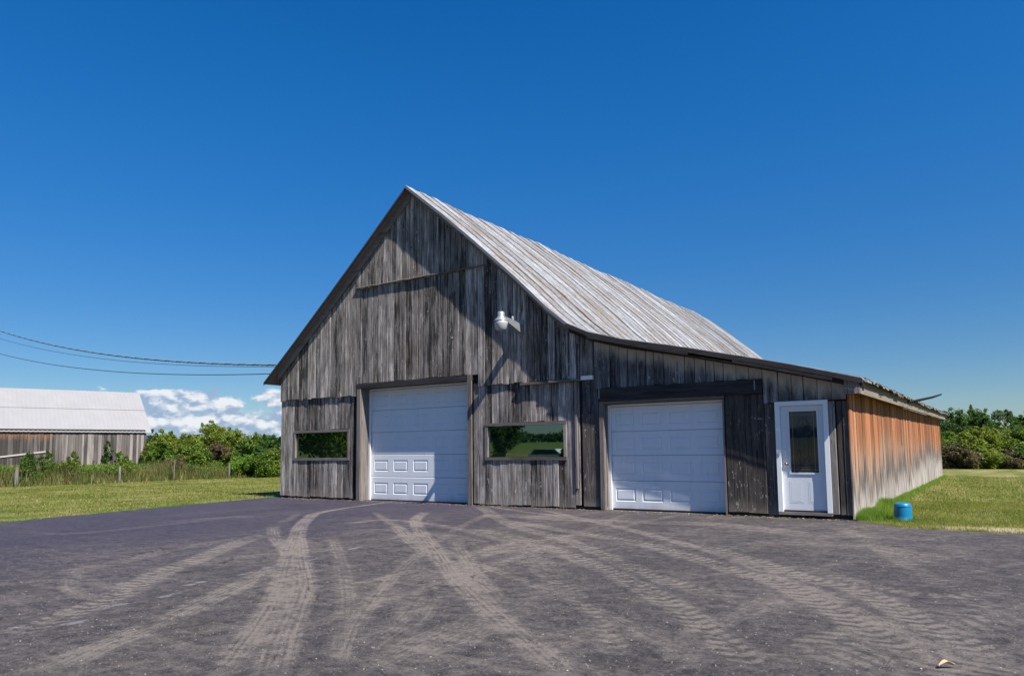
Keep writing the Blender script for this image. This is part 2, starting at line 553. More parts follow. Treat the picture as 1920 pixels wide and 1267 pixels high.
M['lawn_blade'] = leaf_mat('lawn_blade', [(0.070, 0.105, 0.010), (0.165, 0.190, 0.026), (0.290, 0.250, 0.090)], 0.40, (0.36, 0.30, 0.15))
M['tuft'] = leaf_mat('tuft', [(0.060, 0.130, 0.014), (0.130, 0.230, 0.022), (0.230, 0.320, 0.045)], 0.4)
M['far_leaf'] = leaf_mat('far_leaf', [(0.022, 0.050, 0.020), (0.045, 0.085, 0.032), (0.080, 0.120, 0.045)], 0.15)


def ground_mat():
    m, g, b = new_mat('lawn')
    geo = g.n('ShaderNodeNewGeometry')
    p = geo.outputs['Position']
    px, py, pz = g.sep(p)[:3]
    stripe = g.noise(g.scale(p, 0.9, 0.07, 1), 1.0, 4.0, 0.6)
    patch = g.noise(g.scale(p, 0.35, 0.22, 1), 1.0, 6.0, 0.62)
    fine = g.noise(p, 9.0, 6.0, 0.75)
    mid = g.noise(p, 1.7, 5.0, 0.65)
    t = g.m('ADD', g.m('MULTIPLY', stripe, 0.42), g.m('MULTIPLY', patch, 0.42))
    t = g.m('ADD', t, g.m('MULTIPLY', mid, 0.32))
    t = g.m('ADD', t, g.m('MULTIPLY', fine, 0.28))
    c = g.mix(g.ss(t, 0.56, 0.72), (0.060, 0.090, 0.012), (0.130, 0.145, 0.028))
    c = g.mix(g.ss(t, 0.66, 0.84), c, (0.27, 0.235, 0.105))
    # sandy worn verge by the end of the pavement
    d = g.vm('LENGTH', g.vm('SUBTRACT', g.scale(p, 0.75, 2.4, 0), (2.75*0.75, -0.55*2.4, 0)))
    sand = g.ss(g.m('ADD', d, g.m('MULTIPLY', g.m('SUBTRACT', mid, 0.5), 2.6)), 1.5, 0.5)
    c = g.mix(g.m('MULTIPLY', sand, 0.9), c, (0.42, 0.34, 0.24))
    far = g.ss(g.vm('LENGTH', p), 60, 140)
    c = g.mix(far, c, (0.09, 0.13, 0.03))
    g.put(b.inputs['Base Color'], c)
    b.inputs['Roughness'].default_value = 0.9
    b.inputs['Specular IOR Level'].default_value = 0.15
    g.put(b.inputs['Normal'], g.bump(g.m('ADD', fine, g.noise(p, 40.0, 3.0, 0.7)), 0.9, 0.05))
    return m


def asphalt_mat():
    m, g, b = new_mat('asphalt')
    geo = g.n('ShaderNodeNewGeometry')
    p = geo.outputs['Position']

    def att(n):
        a = g.n('ShaderNodeAttribute', attribute_name=n)
        return a.outputs['Fac']
    dust, s, lat, kind, paint = att('dust'), att('along'), att('across'), att('tread'), att('paint')
    px = g.sep(p)[0]
    grit = g.noise(p, 46.0, 6.0, 0.85)
    grit2 = g.noise(p, 150.0, 3.0, 0.8)
    mid = g.noise(p, 7.0, 9.0, 0.78)
    big = g.noise(g.scale(p, 0.45, 0.28, 1), 1.0, 9.0, 0.70, 0.3)
    rot = g.comb(g.m('ADD', g.m('MULTIPLY', g.sep(p)[0], 0.35), g.m('MULTIPLY', g.sep(p)[1], 0.94)),
                 g.m('SUBTRACT', g.m('MULTIPLY', g.sep(p)[0], 0.94), g.m('MULTIPLY', g.sep(p)[1], 0.35)), 0.0)
    sw = g.noise(g.scale(rot, 0.35, 3.2, 1), 1.0, 10.0, 0.70, 0.5)
    sw2 = g.noise(g.scale(p, 0.5, 4.0, 1), 1.0, 10.0, 0.72, 0.6)
    clean = g.ss(g.m('ADD', px, g.m('MULTIPLY', big, 3.0)), -1.6, -8.5)
    gm = g.m('ADD', g.m('MULTIPLY', grit, 0.6), g.m('MULTIPLY', mid, 0.4))
    basec = g.mix(g.ss(gm, 0.40, 0.62), (0.012, 0.0105, 0.0135), (0.090, 0.078, 0.083))
    basec = g.mix(g.m('MULTIPLY', clean, 0.60), basec, (0.022, 0.019, 0.048))
    vs = g.noise(g.vm('MULTIPLY', g.comb(s, lat, 0.0), (1.2, 22.0, 1.0)), 1.0, 6.0, 0.65)
    chev = g.m('SINE', g.m('ADD', g.m('MULTIPLY', s, 6.2832/0.15), g.m('MULTIPLY', g.m('ABSOLUTE', lat), 24.0)))
    ribs = g.m('SINE', g.m('MULTIPLY', lat, 6.2832/0.052))
    tr = g.m('ADD', g.m('MULTIPLY', g.ss(chev, -0.7, 0.5), kind),
             g.m('MULTIPLY', g.m('SUBTRACT', 1.0, kind), g.m('ADD', 0.75, g.m('MULTIPLY', ribs, 0.30))))
    brk = g.ss(g.m('ADD', g.m('ADD', g.m('MULTIPLY', mid, 0.55), g.m('MULTIPLY', vs, 0.45)), g.m('MULTIPLY', big, 0.30)), 0.46, 0.82)
    track = g.m('MULTIPLY', g.ss(dust, 0.0, 0.9), g.m('MULTIPLY', brk, g.m('ADD', tr, 0.2)))
    film = g.m('ADD', g.m('ADD', g.m('MULTIPLY', big, 0.40), g.m('MULTIPLY', mid, 0.30)), g.m('MULTIPLY', g.m('MAXIMUM', sw, sw2), 0.50))
    film = g.m('MULTIPLY', g.ss(film, 0.56, 0.78), g.m('SUBTRACT', 1.0, g.m('MULTIPLY', clean, 0.75)))
    amt = g.m('ADD', g.m('MULTIPLY', track, 1.12), g.m('MULTIPLY', film, 0.72))
    amt = g.m('MULTIPLY', amt, g.m('ADD', 0.10, g.m('MULTIPLY', gm, 1.75)), clamp=True)
    dustc = g.mix(grit2, (0.118, 0.099, 0.088), (0.25, 0.220, 0.196))
    c = g.mix(g.m('MINIMUM', amt, 0.92), basec, dustc)
    dark = g.ss(g.noise(g.scale(p, 0.9, 1.3, 1), 1.0, 9.0, 0.75), 0.52, 0.64)
    c = g.mix(g.m('MULTIPLY', dark, 0.5), c, (0.014, 0.013, 0.015))
    c = g.mix(g.m('MULTIPLY', g.ss(paint, 0.35, 0.7), g.ss(mid, 0.36, 0.56)), c, (0.16, 0.155, 0.165))
    spk = g.ss(g.noise(p, 110.0, 1.0, 0.5), 0.70, 0.74)
    c = g.mix(g.m('MULTIPLY', spk, 0.7), c, (0.26, 0.235, 0.205))
    # hairline cracks
    wv = g.vm('ADD', p, g.vm('MULTIPLY', g.noise(p, 1.1, 5.0, 0.7, 0.0, True), (0.9, 0.9, 0.0)))
    vc = g.n('ShaderNodeTexVoronoi', feature='DISTANCE_TO_EDGE')
    g.put(vc.inputs['Vector'], wv)
    vc.inputs['Scale'].default_value = 0.30
    ck = g.m('MULTIPLY', g.ss(vc.outputs['Distance'], 0.0035, 0.0012), g.ss(big, 0.50, 0.58))
    c = g.mix(g.m('MULTIPLY', ck, 0.8), c, (0.008, 0.008, 0.008))
    g.put(b.inputs['Base Color'], c)
    b.inputs['Roughness'].default_value = 0.8
    b.inputs['Specular IOR Level'].default_value = 0.35
    h = g.m('ADD', grit, g.m('MULTIPLY', grit2, 0.6))
    g.put(b.inputs['Normal'], g.bump(h, 1.0, 0.014))
    return m


M['lawn'] = ground_mat()
M['asphalt'] = asphalt_mat()
M['road'] = plain('road_surface', (0.10, 0.10, 0.10), 0.85, 0, 0.2, 1.0)


# ------------------------------------------------------------------ ground
def ground_h(x, y):
    x = np.asarray(x, float)
    y = np.asarray(y, float)
    def sst(v, a, b):
        t = np.clip((v-a)/(b-a), 0, 1)
        return t*t*(3-2*t)
    left = 0.55*sst(-x, 35, 58)*sst(y, -60, -20) + 3.0*sst(-x, 130, 420)
    right = -0.85*sst(y, 28, 80)*sst(x+30, 0, 25)
    back = 4.0*sst(-y, 34, 170) * sst(-x+60, 0, 40)
    return left + right + back


def axis(lo, hi, fine_lo, fine_hi, fs, grow=1.13):
    a = [fine_lo]
    st = fs
    while a[0] > lo:
        st *= grow
        a.insert(0, a[0]-st)
    b = list(np.arange(fine_lo+fs, fine_hi, fs))
    st = fs
    b.append(b[-1]+fs)
    while b[-1] < hi:
        st *= grow
        b.append(b[-1]+st)
    return np.array(a+b)


gx = axis(-3000, 3000, -80, 40, 2.0)
gy = axis(-3000, 3000, -60, 90, 2.0)
XX, YY = np.meshgrid(gx, gy)
ZZ = ground_h(XX, YY)
nx, ny = len(gx), len(gy)
idx = np.arange(nx*ny).reshape(ny, nx)
fc = np.stack([idx[:-1, :-1], idx[:-1, 1:], idx[1:, 1:], idx[1:, :-1]], -1).reshape(-1)
go = big_mesh('ground', np.stack([XX, YY, ZZ], -1).reshape(-1, 3), fc, 4, M['lawn'], smooth=True)
tag(go, kind='structure', label='mown lawn of patchy green and straw grass around the barn')

# --- pavement with tyre marks as a mesh attribute (world metres)
TR = []   # (points px->world done offline), half width, strength, tread kind


def gp(px, py):
    """photo pixel to ground point (only used to lay out the tyre marks)"""
    d = Fw + R2*((px-960)/1371.5) - U2*((py-721.6)/1371.5)
    t = -CAM_P.z/d.z
    q = CAM_P + d*t
    return (q.x, q.y)


def track(pts, hw, k, tread):
    TR.append(([gp(*p) for p in pts], hw, k, tread))


track([(735, 941), (690, 947), (600, 962), (565, 985), (548, 1020), (538, 1050), (520, 1110), (495, 1160), (450, 1220), (410, 1275)], .10, .95, 0)
track([(590, 962), (562, 990), (560, 1040), (570, 1090), (560, 1130), (535, 1190), (505, 1280)], .125, .95, 0)
track([(512, 985), (515, 1005), (530, 1025), (548, 1045)], .12, .55, 0)
track([(800, 960), (780, 975), (790, 1000), (822, 1040), (850, 1080), (895, 1125), (945, 1170), (1000, 1215), (1080, 1280)], .115, .95, 0)
track([(742, 985), (770, 1015), (830, 1055), (880, 1085), (940, 1130)], .11, .8, 0)
track([(850, 1010), (880, 1060), (920, 1110), (955, 1150)], .10, .6, 0)
track([(900, 950), (960, 985), (1050, 1010), (1130, 1040), (1220, 1080), (1300, 1105), (1380, 1120)], .15, .7, 1)
track([(880, 990), (960, 1007), (1040, 1032), (1125, 1065), (1185, 1095), (1260, 1135), (1310, 1170), (1370, 1215), (1440, 1270)], .15, .9, 1)
track([(940, 975), (1085, 1000), (1200, 1020), (1310, 1050), (1385, 1075), (1460, 1095), (1550, 1140), (1640, 1190), (1760, 1260)], .16, .85, 1)
track([(1300, 1020), (1420, 1055), (1510, 1085), (1610, 1110), (1710, 1160), (1810, 1210), (1900, 1262)], .15, .85, 1)
track([(500, 1000), (430, 1025), (370, 1050), (300, 1075), (225, 1115), (100, 1165), (-20, 1210)], .17, .75, 1)
track([(560, 1050), (500, 1075), (415, 1115), (300, 1170), (200, 1210), (125, 1245), (60, 1275)], .15, .75, 0)
track([(830, 1058), (760, 1075), (700, 1090), (590, 1108)], .09, .6, 0)
track([(200, 1048), (165, 1060), (135, 1083), (140, 1108), (195, 1125), (260, 1110)], .10, .40, 0)
track([(560, 962), (540, 975), (505, 985)], .10, .4, 0)
track([(910, 1165), (825, 1200), (750, 1240), (690, 1275)], .22, .55, 0)
track([(805, 1110), (770, 1160), (700, 1210), (640, 1270)], .18, .45, 0)
track([(620, 1010), (700, 995), (800, 1000), (900, 1020), (1000, 1050), (1060, 1095)], .22, .35, 0)
track([(1100, 1085), (980, 1130), (880, 1180), (760, 1250)], .25, .35, 0)
track([(930, 965), (1150, 978), (1350, 985), (1560, 1010)], .35, .5, 0)
track([(1330, 1040), (1450, 1020), (1640, 1028), (1800, 1060)], .3, .4, 0)
track([(1920, 1100), (1800, 1120), (1650, 1105), (1500, 1060)], .12, .5, 1)
track([(1480, 1267), (1600, 1210), (1750, 1170), (1930, 1150)], .35, .5, 1)
track([(1960, 1230), (1780, 1240), (1600, 1275)], .35, .5, 1)
track([(40, 1000), (150, 1000), (300, 985), (470, 965)], .15, .3, 0)
track([(250, 985), (400, 972), (520, 968)], .10, .35, 1)
for q in [(317, 1117), (365, 1095), (458, 1077), (508, 1064), (582, 1051), (665, 1029), (740, 1010), (210, 1138), (145, 1168), (215, 1098), (30, 1178)]:
    l = 6 + (q[1]-1000)*0.11
    track([(q[0]-l, q[1]+l*.22), (q[0]-l*.3, q[1]+l*.10), (q[0]+l*.25, q[1]-l*.05), (q[0]+l, q[1]-l*.22)], .035, 1.0, -1)

track([(905, 948), (985, 960), (1080, 972), (1200, 1000), (1330, 1035)], .10, .6, 0)
track([(1290, 962), (1180, 985), (1040, 1010), (900, 1045), (760, 1090)], .10, .4, 0)
track([(1000, 1060), (1060, 1100), (1110, 1150), (1150, 1210), (1180, 1275)], .12, .45, 1)
track([(620, 1005), (640, 1060), (650, 1130), (640, 1200), (620, 1270)], .10, .45, 0)
track([(980, 1010), (900, 1035), (840, 1050)], .12, .5, 0)
track([(1560, 985), (1620, 1010), (1700, 1060), (1790, 1110), (1920, 1170)], .14, .4, 1)
track([(640, 985), (720, 975), (820, 985), (930, 1010), (1020, 1040)], .12, .5, 0)
track([(1250, 1200), (1120, 1190), (1010, 1215), (900, 1260)], .20, .4, 0)
track([(1480, 1110), (1330, 1180), (1220, 1270)], .14, .35, 0)
track([(60, 1080), (200, 1060), (330, 1030), (480, 1005)], .16, .35, 0)
track([(20, 1130), (180, 1105), (330, 1085), (470, 1065), (600, 1040)], .10, .3, 0)
track([(1010, 955), (1150, 985), (1290, 1022), (1430, 1072), (1560, 1125), (1690, 1190), (1800, 1262)], .085, .55, 0)
track([(930, 958), (870, 985), (800, 1030), (740, 1080), (690, 1140), (660, 1200), (640, 1275)], .085, .5, 0)
track([(1180, 962), (1090, 1000), (960, 1050), (800, 1105), (600, 1170), (380, 1250)], .09, .4, 0)
track([(700, 960), (780, 1010), (900, 1060), (1060, 1120), (1230, 1200), (1350, 1275)], .085, .45, 0)
axs = np.concatenate([np.arange(-18.0, 9.0, 0.045), np.arange(9.0, 30.0, 0.6)])
ays = np.concatenate([np.arange(-40, -15.0, 0.8), np.arange(-15.0, 0.62, 0.045)])
AX, AY = np.meshgrid(axs, ays)
A = np.stack([AX.ravel(), AY.ravel()], -1)
nA = len(A)
dust = np.zeros(nA); al = np.zeros(nA); ac = np.zeros(nA); td = np.zeros(nA); paint = np.zeros(nA); best = np.zeros(nA)


def smooth_line(pts, n=10):
    out = []
    P = [np.array(p) for p in pts]
    P = [2*P[0]-P[1]] + P + [2*P[-1]-P[-2]]
    for i in range(1, len(P)-2):
        for k in range(n):
            t = k/n
            a, b_, c_, d_ = P[i-1], P[i], P[i+1], P[i+2]
            out.append(.5*((2*b_)+(-a+c_)*t+(2*a-5*b_+4*c_-d_)*t*t+(-a+3*b_-3*c_+d_)*t**3))
    out.append(P[-2])
    return np.array(out)


for pts, hw, k, tread in TR:
    L = smooth_line(pts)
    lo = L.min(0)-hw*2-.1
    hi = L.max(0)+hw*2+.1
    sel = np.where((A[:, 0] > lo[0]) & (A[:, 0] < hi[0]) & (A[:, 1] > lo[1]) & (A[:, 1] < hi[1]))[0]
    if not len(sel):
        continue
    Q = A[sel]
    bd = np.full(len(sel), 1e9); bs = np.zeros(len(sel)); bl = np.zeros(len(sel))
    s0 = 0.0
    for i in range(len(L)-1):
        a, b_ = L[i], L[i+1]
        dv = b_-a
        ln = np.hypot(*dv)+1e-9
        u = dv/ln
        t = np.clip((Q-a)@u, 0, ln)
        rel = Q-(a+t[:, None]*u)
        d = np.hypot(rel[:, 0], rel[:, 1])
        sg = np.sign(u[0]*rel[:, 1]-u[1]*rel[:, 0])
        w = d < bd
        bd[w] = d[w]; bs[w] = (s0+t)[w]; bl[w] = (sg*d)[w]
        s0 += ln
    tot = s0
    edge = np.clip((hw*1.12-bd)/(hw*.28), 0, 1)
    endf = np.clip(bs/.6, 0, 1)*np.clip((tot-bs)/.6, 0, 1) if tread >= 0 else 1
    val = k*edge*(endf if tread >= 0 else 1)
    if tread < 0:
        paint[sel] = np.maximum(paint[sel], val)
        continue
    w = val > best[sel]
    wi = sel[w]
    best[wi] = val[w]
    al[wi] = bs[w]; ac[wi] = bl[w]; td[wi] = tread
    dust[sel] = np.minimum(1.2, np.maximum(dust[sel], val) + 0.35*np.minimum(dust[sel], val))
# drive shape: keep cells inside the paved outline
EDGE_L = [(-18.0+3.9, -16), (-14.4, -8.0), (-15.3, -4.7), (-16.3, 0.35)]


def left_edge(y):
    return np.interp(y, [-40, -8.0, -4.7, 0.35], [-12.6, -14.4, -15.25, -16.35])


def top_edge(x):
    e = np.interp(x, [-17, -16.2, -15.9, -0.02, 0.06, 0.9, 1.7, 2.6, 6, 12, 30], [0.30, 0.34, 0.50, 0.50, -0.16, -0.90, -1.06, -1.14, -1.5, -2.4, -8])
    return e + 0.05*np.sin(x*5.1)*(x > .1) + .03*np.sin(x*13.7)*(x > .1)


nX, nY = len(axs), len(ays)
idx = np.arange(nA).reshape(nY, nX)
cx_ = (AX[:-1, :-1]+AX[1:, 1:])/2
cy_ = (AY[:-1, :-1]+AY[1:, 1:])/2
rj = np.repeat(np.repeat(RNG.normal(size=(cx_.shape[0]//3+1, cx_.shape[1]//3+1)), 3, 0), 3, 1)[:cx_.shape[0], :cx_.shape[1]]
keep = (cx_ > left_edge(cy_) + .03*np.sin(cy_*7) + .045*rj) & (cy_ < top_edge(cx_) + .03*rj*(cx_ > 0.1))
F4 = np.stack([idx[:-1, :-1], idx[:-1, 1:], idx[1:, 1:], idx[1:, :-1]], -1)[keep]
used = np.unique(F4)
remap = -np.ones(nA, int)
remap[used] = np.arange(len(used))
zz = 0.012 + 0.010*np.sin(A[used, 0]*.9+.4)*np.sin(A[used, 1]*.7)*0.5
ap = big_mesh('driveway', np.stack([A[used, 0], A[used, 1], zz], -1), remap[F4].ravel(), 4, M['asphalt'],
              attrs=dict(dust=dust[used], along=al[used], across=ac[used], tread=td[used], paint=paint[used]), smooth=True)
tag(ap, kind='structure', label='worn dark asphalt yard covered with dusty curved tyre marks')

# low dark foundation strip that shows under the ragged board ends

# ------------------------------------------------------------------ the barn
PROF_R = [(-10.62, 8.44), (-9.4, 7.45), (-8.3, 6.50), (-7.1, 5.42), (-6.25, 4.60), (-5.75, 4.19), (-5.2, 3.93), (-4.4, 3.70), (-2.9, 3.37), (-1.5, 3.03), (-0.6, 2.80), (0.30, 2.55)]
PROF_L = [(-16.38, 3.50), (-15.2, 4.47), (-13.7, 5.74), (-12.2, 7.03), (-10.62, 8.44)]
PX = [p[0] for p in PROF_L] + [p[0] for p in PROF_R[1:]]
PZ = [p[1] for p in PROF_L] + [p[1] for p in PROF_R[1:]]
LB = 24.0


def roof_z(x):
    return float(np.interp(x, PX, PZ))


barn = empty('barn', (0, 0, 0), label='long weathered grey board barn with a steep gable, low lean-to and two white garage doors', cat='barn')
for fa, fb_, fz in ((-15.85, -12.5, .11), (-8.6, -5.05, .11), (-2.3, -0.02, .13)):
    MB().box(fa, fb_, 0.045, 0.30, -0.2, fz).build('foundation', M['soil'], barn)


def plank(x0, x1, zb, top, yf, mat, thick=0.028, name='plank', drop=0.075, ragged=0.012, parent=None):
    """front board; top is a number or 'roof'"""
    jb = random.uniform(-ragged, ragged)
    lean = random.uniform(-0.006, 0.006)
    yf = yf - random.uniform(0, 0.012)
    if top == 'roof':
        zl, zr = roof_z(x0)-drop, roof_z(x1)-drop
        zm = roof_z((x0+x1)/2)-drop
        if x0 < -10.62 < x1:
            zm = 8.44-drop
    else:
        zl = zr = zm = top + random.uniform(-ragged, ragged)*0.5
    ox, oz = (x0+x1)/2, zb+jb
    w = (x1-x0)/2
    c = 0.007
    tw = random.uniform(-0.007, 0.007)
    prof = [(-w, thick), (-w, c), (-w+c, 0), (w-c, 0), (w, c), (w, thick)]
    v = []
    bt = random.uniform(-0.015, 0.015)
    for (ztl, ztr, f) in ((None, None, 0), ('m', 'm', .5), (1, 1, 1)):
        for (px_, py_) in prof:
            u = (px_+w)/(2*w)
            if f == 0:
                z = bt*(u-.5)
            else:
                z = ((zl*(1-u)+zr*u)-oz)*f
            jx = lean*(f-.5) + (random.uniform(-.0025, .0025) if f == .5 else 0)
            v.append((px_+jx, py_+tw*(u-.5)*(1-f), z))
    fcs = []
    for r in range(2):
        b0 = r*6
        for i in range(5):
            fcs.append((b0+i, b0+i+1, b0+i+7, b0+i+6))
    fcs.append((5, 4, 3, 2, 1, 0))
    fcs.append((12, 13, 14, 15, 16, 17))
    return mesh_obj(name, v, fcs, mat, parent or barn, (ox, yf, oz))


def course(xa, xb, zb, top, yf, mat, wmin=.15, wmax=.25, gap=(.004, .016), holes=(), **kw):
    """fill xa..xb with boards; holes = [(x0,x1,z0,z1)] openings the boards stop at"""
    x = xa
    while x < xb-0.02:
        w = random.uniform(wmin, wmax)
        if xb-(x+w) < wmin*0.6:
            w = xb-x
        for h in holes:
            for e in (h[0], h[1]):
                if x+0.05 < e < x+w+0.06:
                    w = e-x
        gp_ = random.uniform(*gap)
        x1 = x+w
        cx = (x+x1)/2
        hit = [h for h in holes if h[0] < cx < h[1]]
        zb_ = zb(cx) if callable(zb) else zb
        if hit:
            h = hit[0]
            if h[2]-zb_ > .1:
                plank(x, x1-gp_, zb_, h[2], yf, mat, **kw)
            if top == 'roof' or top-h[3] > .1:
                plank(x, x1-gp_, h[3], top, yf, mat, **kw)
        else:
            plank(x, x1-gp_, zb_, top, yf, mat, **kw)
        x = x1


XL = -15.88
G1 = (-12.47, -8.76, 3.10)      # garage door 1 clear opening x0,x1,top
G2 = (-4.98, -2.34, 2.33)
YD = 0.285                        # recess of the garage doors
W1 = (-15.28, -12.95, 1.12, 2.00)
W2 = (-8.24, -5.95, 1.11, 2.01)
ED = (-1.30, -0.37, 0.13, 2.20)
# lower course either side of the tall door
course(XL, -12.78, 0.07, 2.98, 0.0, M['siding'], holes=[W1], ragged=.016)
course(-8.60, -5.74, 0.05, 3.02, 0.0, M['siding'], holes=[W2], ragged=.016)
# middle course, lapped over the lower one
course(XL, -12.66, 2.92, 'roof', -0.045, M['siding_upper'], .16, .24, ragged=.022)
course(-12.66, -8.42, lambda x: 3.25, 5.99, -0.030, M['siding_upper'], .16, .25)
course(-8.42, -5.20, 2.955, 'roof', -0.045, M['siding_upper'], .15, .23, ragged=.022)
course(-12.66, -8.10, 5.93, 'roof', -0.062, M['siding_upper'], .13, .21, ragged=.018)
# jamb boards beside the tall door
plank(-12.62, -12.475, 0.03, 3.10, -0.048, M['trim'], drop=0)
plank(-8.755, -8.615, 0.02, 3.24, -0.055, M['trim'], drop=0)
# narrow boards between window bay and lean-to
course(-5.74, -5.60, 0.10, 2.93, 0.004, M['siding'], .11, .15)
plank(-5.725, -5.655, 0.48, 2.90, -0.034, M['trim'], thick=.03)
course(-5.53, -5.11, 2.15, 2.94, 0.0, M['siding_low'], .19, .24)
plank(-5.54, -5.115, 0.09, 2.14, -0.008, M['plywood'], drop=0)
plank(-5.095, -4.985, 0.04, 2.39, -0.040, M['trim'], drop=0)
# lean-to front
course(-5.20, -1.52, 2.69, 'roof', -0.030, M['siding_low'], .17, .28)
course(-1.52, -0.02, 2.215, 'roof', -0.026, M['siding_low'], .18, .30)
plank(-2.285, -1.90, 0.10, 2.40, -0.004, M['plywood'], drop=0)
plank(-1.896, -1.525, 0.08, 2.40, -0.002, M['plywood'], drop=0)
plank(-1.515, -1.305, 0.04, 2.21, 0.004, M['plywood'], drop=0)
plank(-0.345, -0.235, 0.10, 2.19, -0.035, M['trim'], drop=0)
plank(-0.215, -0.120, 0.11, 2.19, 0.012, M['plywood'], drop=0)
plank(-0.112, -0.006, 0.09, 2.19, -0.004, M['plywood'], drop=0)
n_front = sum(1 for o in bpy.data.objects if o.name.startswith('plank'))


def side_plank(y0, y1, zb, zt):
    w = (y1-y0)/2
    t, c = 0.028, 0.007
    off = random.uniform(0, .022)
    prof = [(-w, -t), (-w, -c), (-w+c, 0), (w-c, 0), (w, -c), (w, -t)]
    lean = random.uniform(-.005, .005)
    v = []
    for f in (0, .5, 1):
        for (a, b_) in prof:
            v.append((b_, a+lean*(f-.5), (zt-zb)*f + (random.uniform(-.01, .01) if f == 0 else 0)))
    fcs = []
    for r in range(2):
        for i in range(5):
            b0 = r*6
            fcs.append((b0+i, b0+i+1, b0+i+7, b0+i+6))
    fcs.append((5, 4, 3, 2, 1, 0))
    fcs.append((12, 13, 14, 15, 16, 17))
    return mesh_obj('plank', v, fcs, M['side'], barn, (off-.005, (y0+y1)/2, zb))


y = -0.03
while y < LB-.05:
    w = random.uniform(.15, .30)
    if LB-(y+w) < .1:
        w = LB-y
    side_plank(y, y+w-random.uniform(.006, .018), random.uniform(-.02, .03), 2.36+.25*y/LB)
    y += w

# backing so nothing shows through the joints, rear and left walls, floor of the recess
bk = MB()


def wallpiece(x0, x1, z0, z1, y0=0.045, y1=0.075, roof=False):
    if roof:
        xs = [x0]+[p for p in PX if x0 < p < x1]+[x1]
        pts = [(x0, z0), (x1, z0)]+[(q, roof_z(q)-.10) for q in reversed(xs)]
        bk.prism(pts, 'y', y0, y1)
    else:
        bk.box(x0, x1, y0, y1, z0, z1)


wallpiece(XL+.02, W1[0], .08, 0, roof=True)
wallpiece(W1[0], W1[1], .08, W1[2]-.0)
wallpiece(W1[0], W1[1], W1[3], 0, roof=True)
wallpiece(W1[1], G1[0]-.002, .08, 0, roof=True)
wallpiece(G1[0]-.002, G1[1]+.002, G1[2]+.12, 0, roof=True)
wallpiece(G1[1]+.002, W2[0], .08, 0, roof=True)
wallpiece(W2[0], W2[1], .08, W2[2])
wallpiece(W2[0], W2[1], W2[3], 0, roof=True)
wallpiece(W2[1], G2[0], .08, 0, roof=True)
wallpiece(G2[0], G2[1], G2[2]+.05, 0, roof=True)
wallpiece(G2[1], ED[0], .08, 0, roof=True)
wallpiece(ED[0], ED[1], ED[3], 0, roof=True)
wallpiece(ED[1], -0.04, .10, 0, roof=True)
bk.build('wall_backing', M['dark'], barn)
rear = MB()
rp = [(XL, 0), (0, 0)]+[(q, roof_z(q)-.08) for q in reversed([XL]+[p for p in PX if XL < p < 0]+[0])]
rear.prism(rp, 'y', LB-.1, LB-.05)
rear.box(XL, XL+.04, .08, LB-.1, 0, 3.86)
rear.box(-.08, -.045, .08, LB-.1, 0, 2.40)
rear.build('wall', M['siding_upper'], barn)

# flat trims and thin lap boards of the front
def part(name, mat, x0, x1, y0, y1, z0, z1, parent=barn, **kw):
    o = MB().box(0, x1-x0, 0, y1-y0, 0, z1-z0).build(name, mat, parent, (x0, y0, z0))
    return tag(o, **kw) if kw else o


part('lintel', M['beam'], -5.09, -1.53, -.075, 0.03, 2.405, 2.685, label='heavy near-black timber lintel over the lower garage door')
part('lintel', M['beam'], -12.64, -8.60, -.055, 0.03, 3.105, 3.245, label='cracked dark timber lintel over the tall garage door')
part('trim_strip', M['trim_x'], -5.0, -2.30, -.030, 0.10, 2.345, 2.40)
part('drip_strip', M['trim_x'], -7.15, -5.50, -.095, -.03, 2.885, 2.935)
part('drip_strip', M['trim_x'], -6.35, -5.50, -.125, -.096, 2.895, 2.940)
part('metal_flashing', M['white'], -5.50, -5.215, -.12, -.04, 2.905, 2.995, label='short pale metal flashing above the narrow boards')
part('plank_end_bracket', M['steel_edge'], -5.085, -5.055, -.082, -.076, 2.47, 2.66)
part('plank_end_bracket', M['steel_edge'], -1.68, -1.655, -.082, -.076, 2.47, 2.66)
# lap flashing that runs along the gable joint
mb = MB()
xx = -12.66
prev = None
pts = []
while xx < -8.0:
    pts.append((xx, -.085, 5.955+random.uniform(-.012, .012)))
    xx += .22
mb.tube(pts, .018, 5)
mb.build('lap_strip', M['trim_x'], barn)

# jamb returns of the two recessed garage doors
for (a, b_, t), YD in ((G1, 0.33), (G2, 0.215)):
    part('jamb', M['trim'], a-.03, a, 0.0-.02, YD+.05, 0.02, t)
    part('jamb', M['trim'], b_, b_+.03, 0.0-.02, YD+.05, 0.02, t)
    part('jamb_head', M['trim_x'], a, b_, 0.031, YD+.05, t, t+.05)
    part('weather_strip', M['white_trim'], a+.001, a+.055, YD-.055, YD-.008, 0.02, t-.01)
    part('weather_strip', M['white_trim'], b_-.030, b_-.001, YD-.040, YD-.008, 0.02, t-.01)
    part('weather_strip', M['white_trim'], a+.056, b_-.031, YD-.040, YD-.008, t-.04, t-.001)


YD2 = 0.185


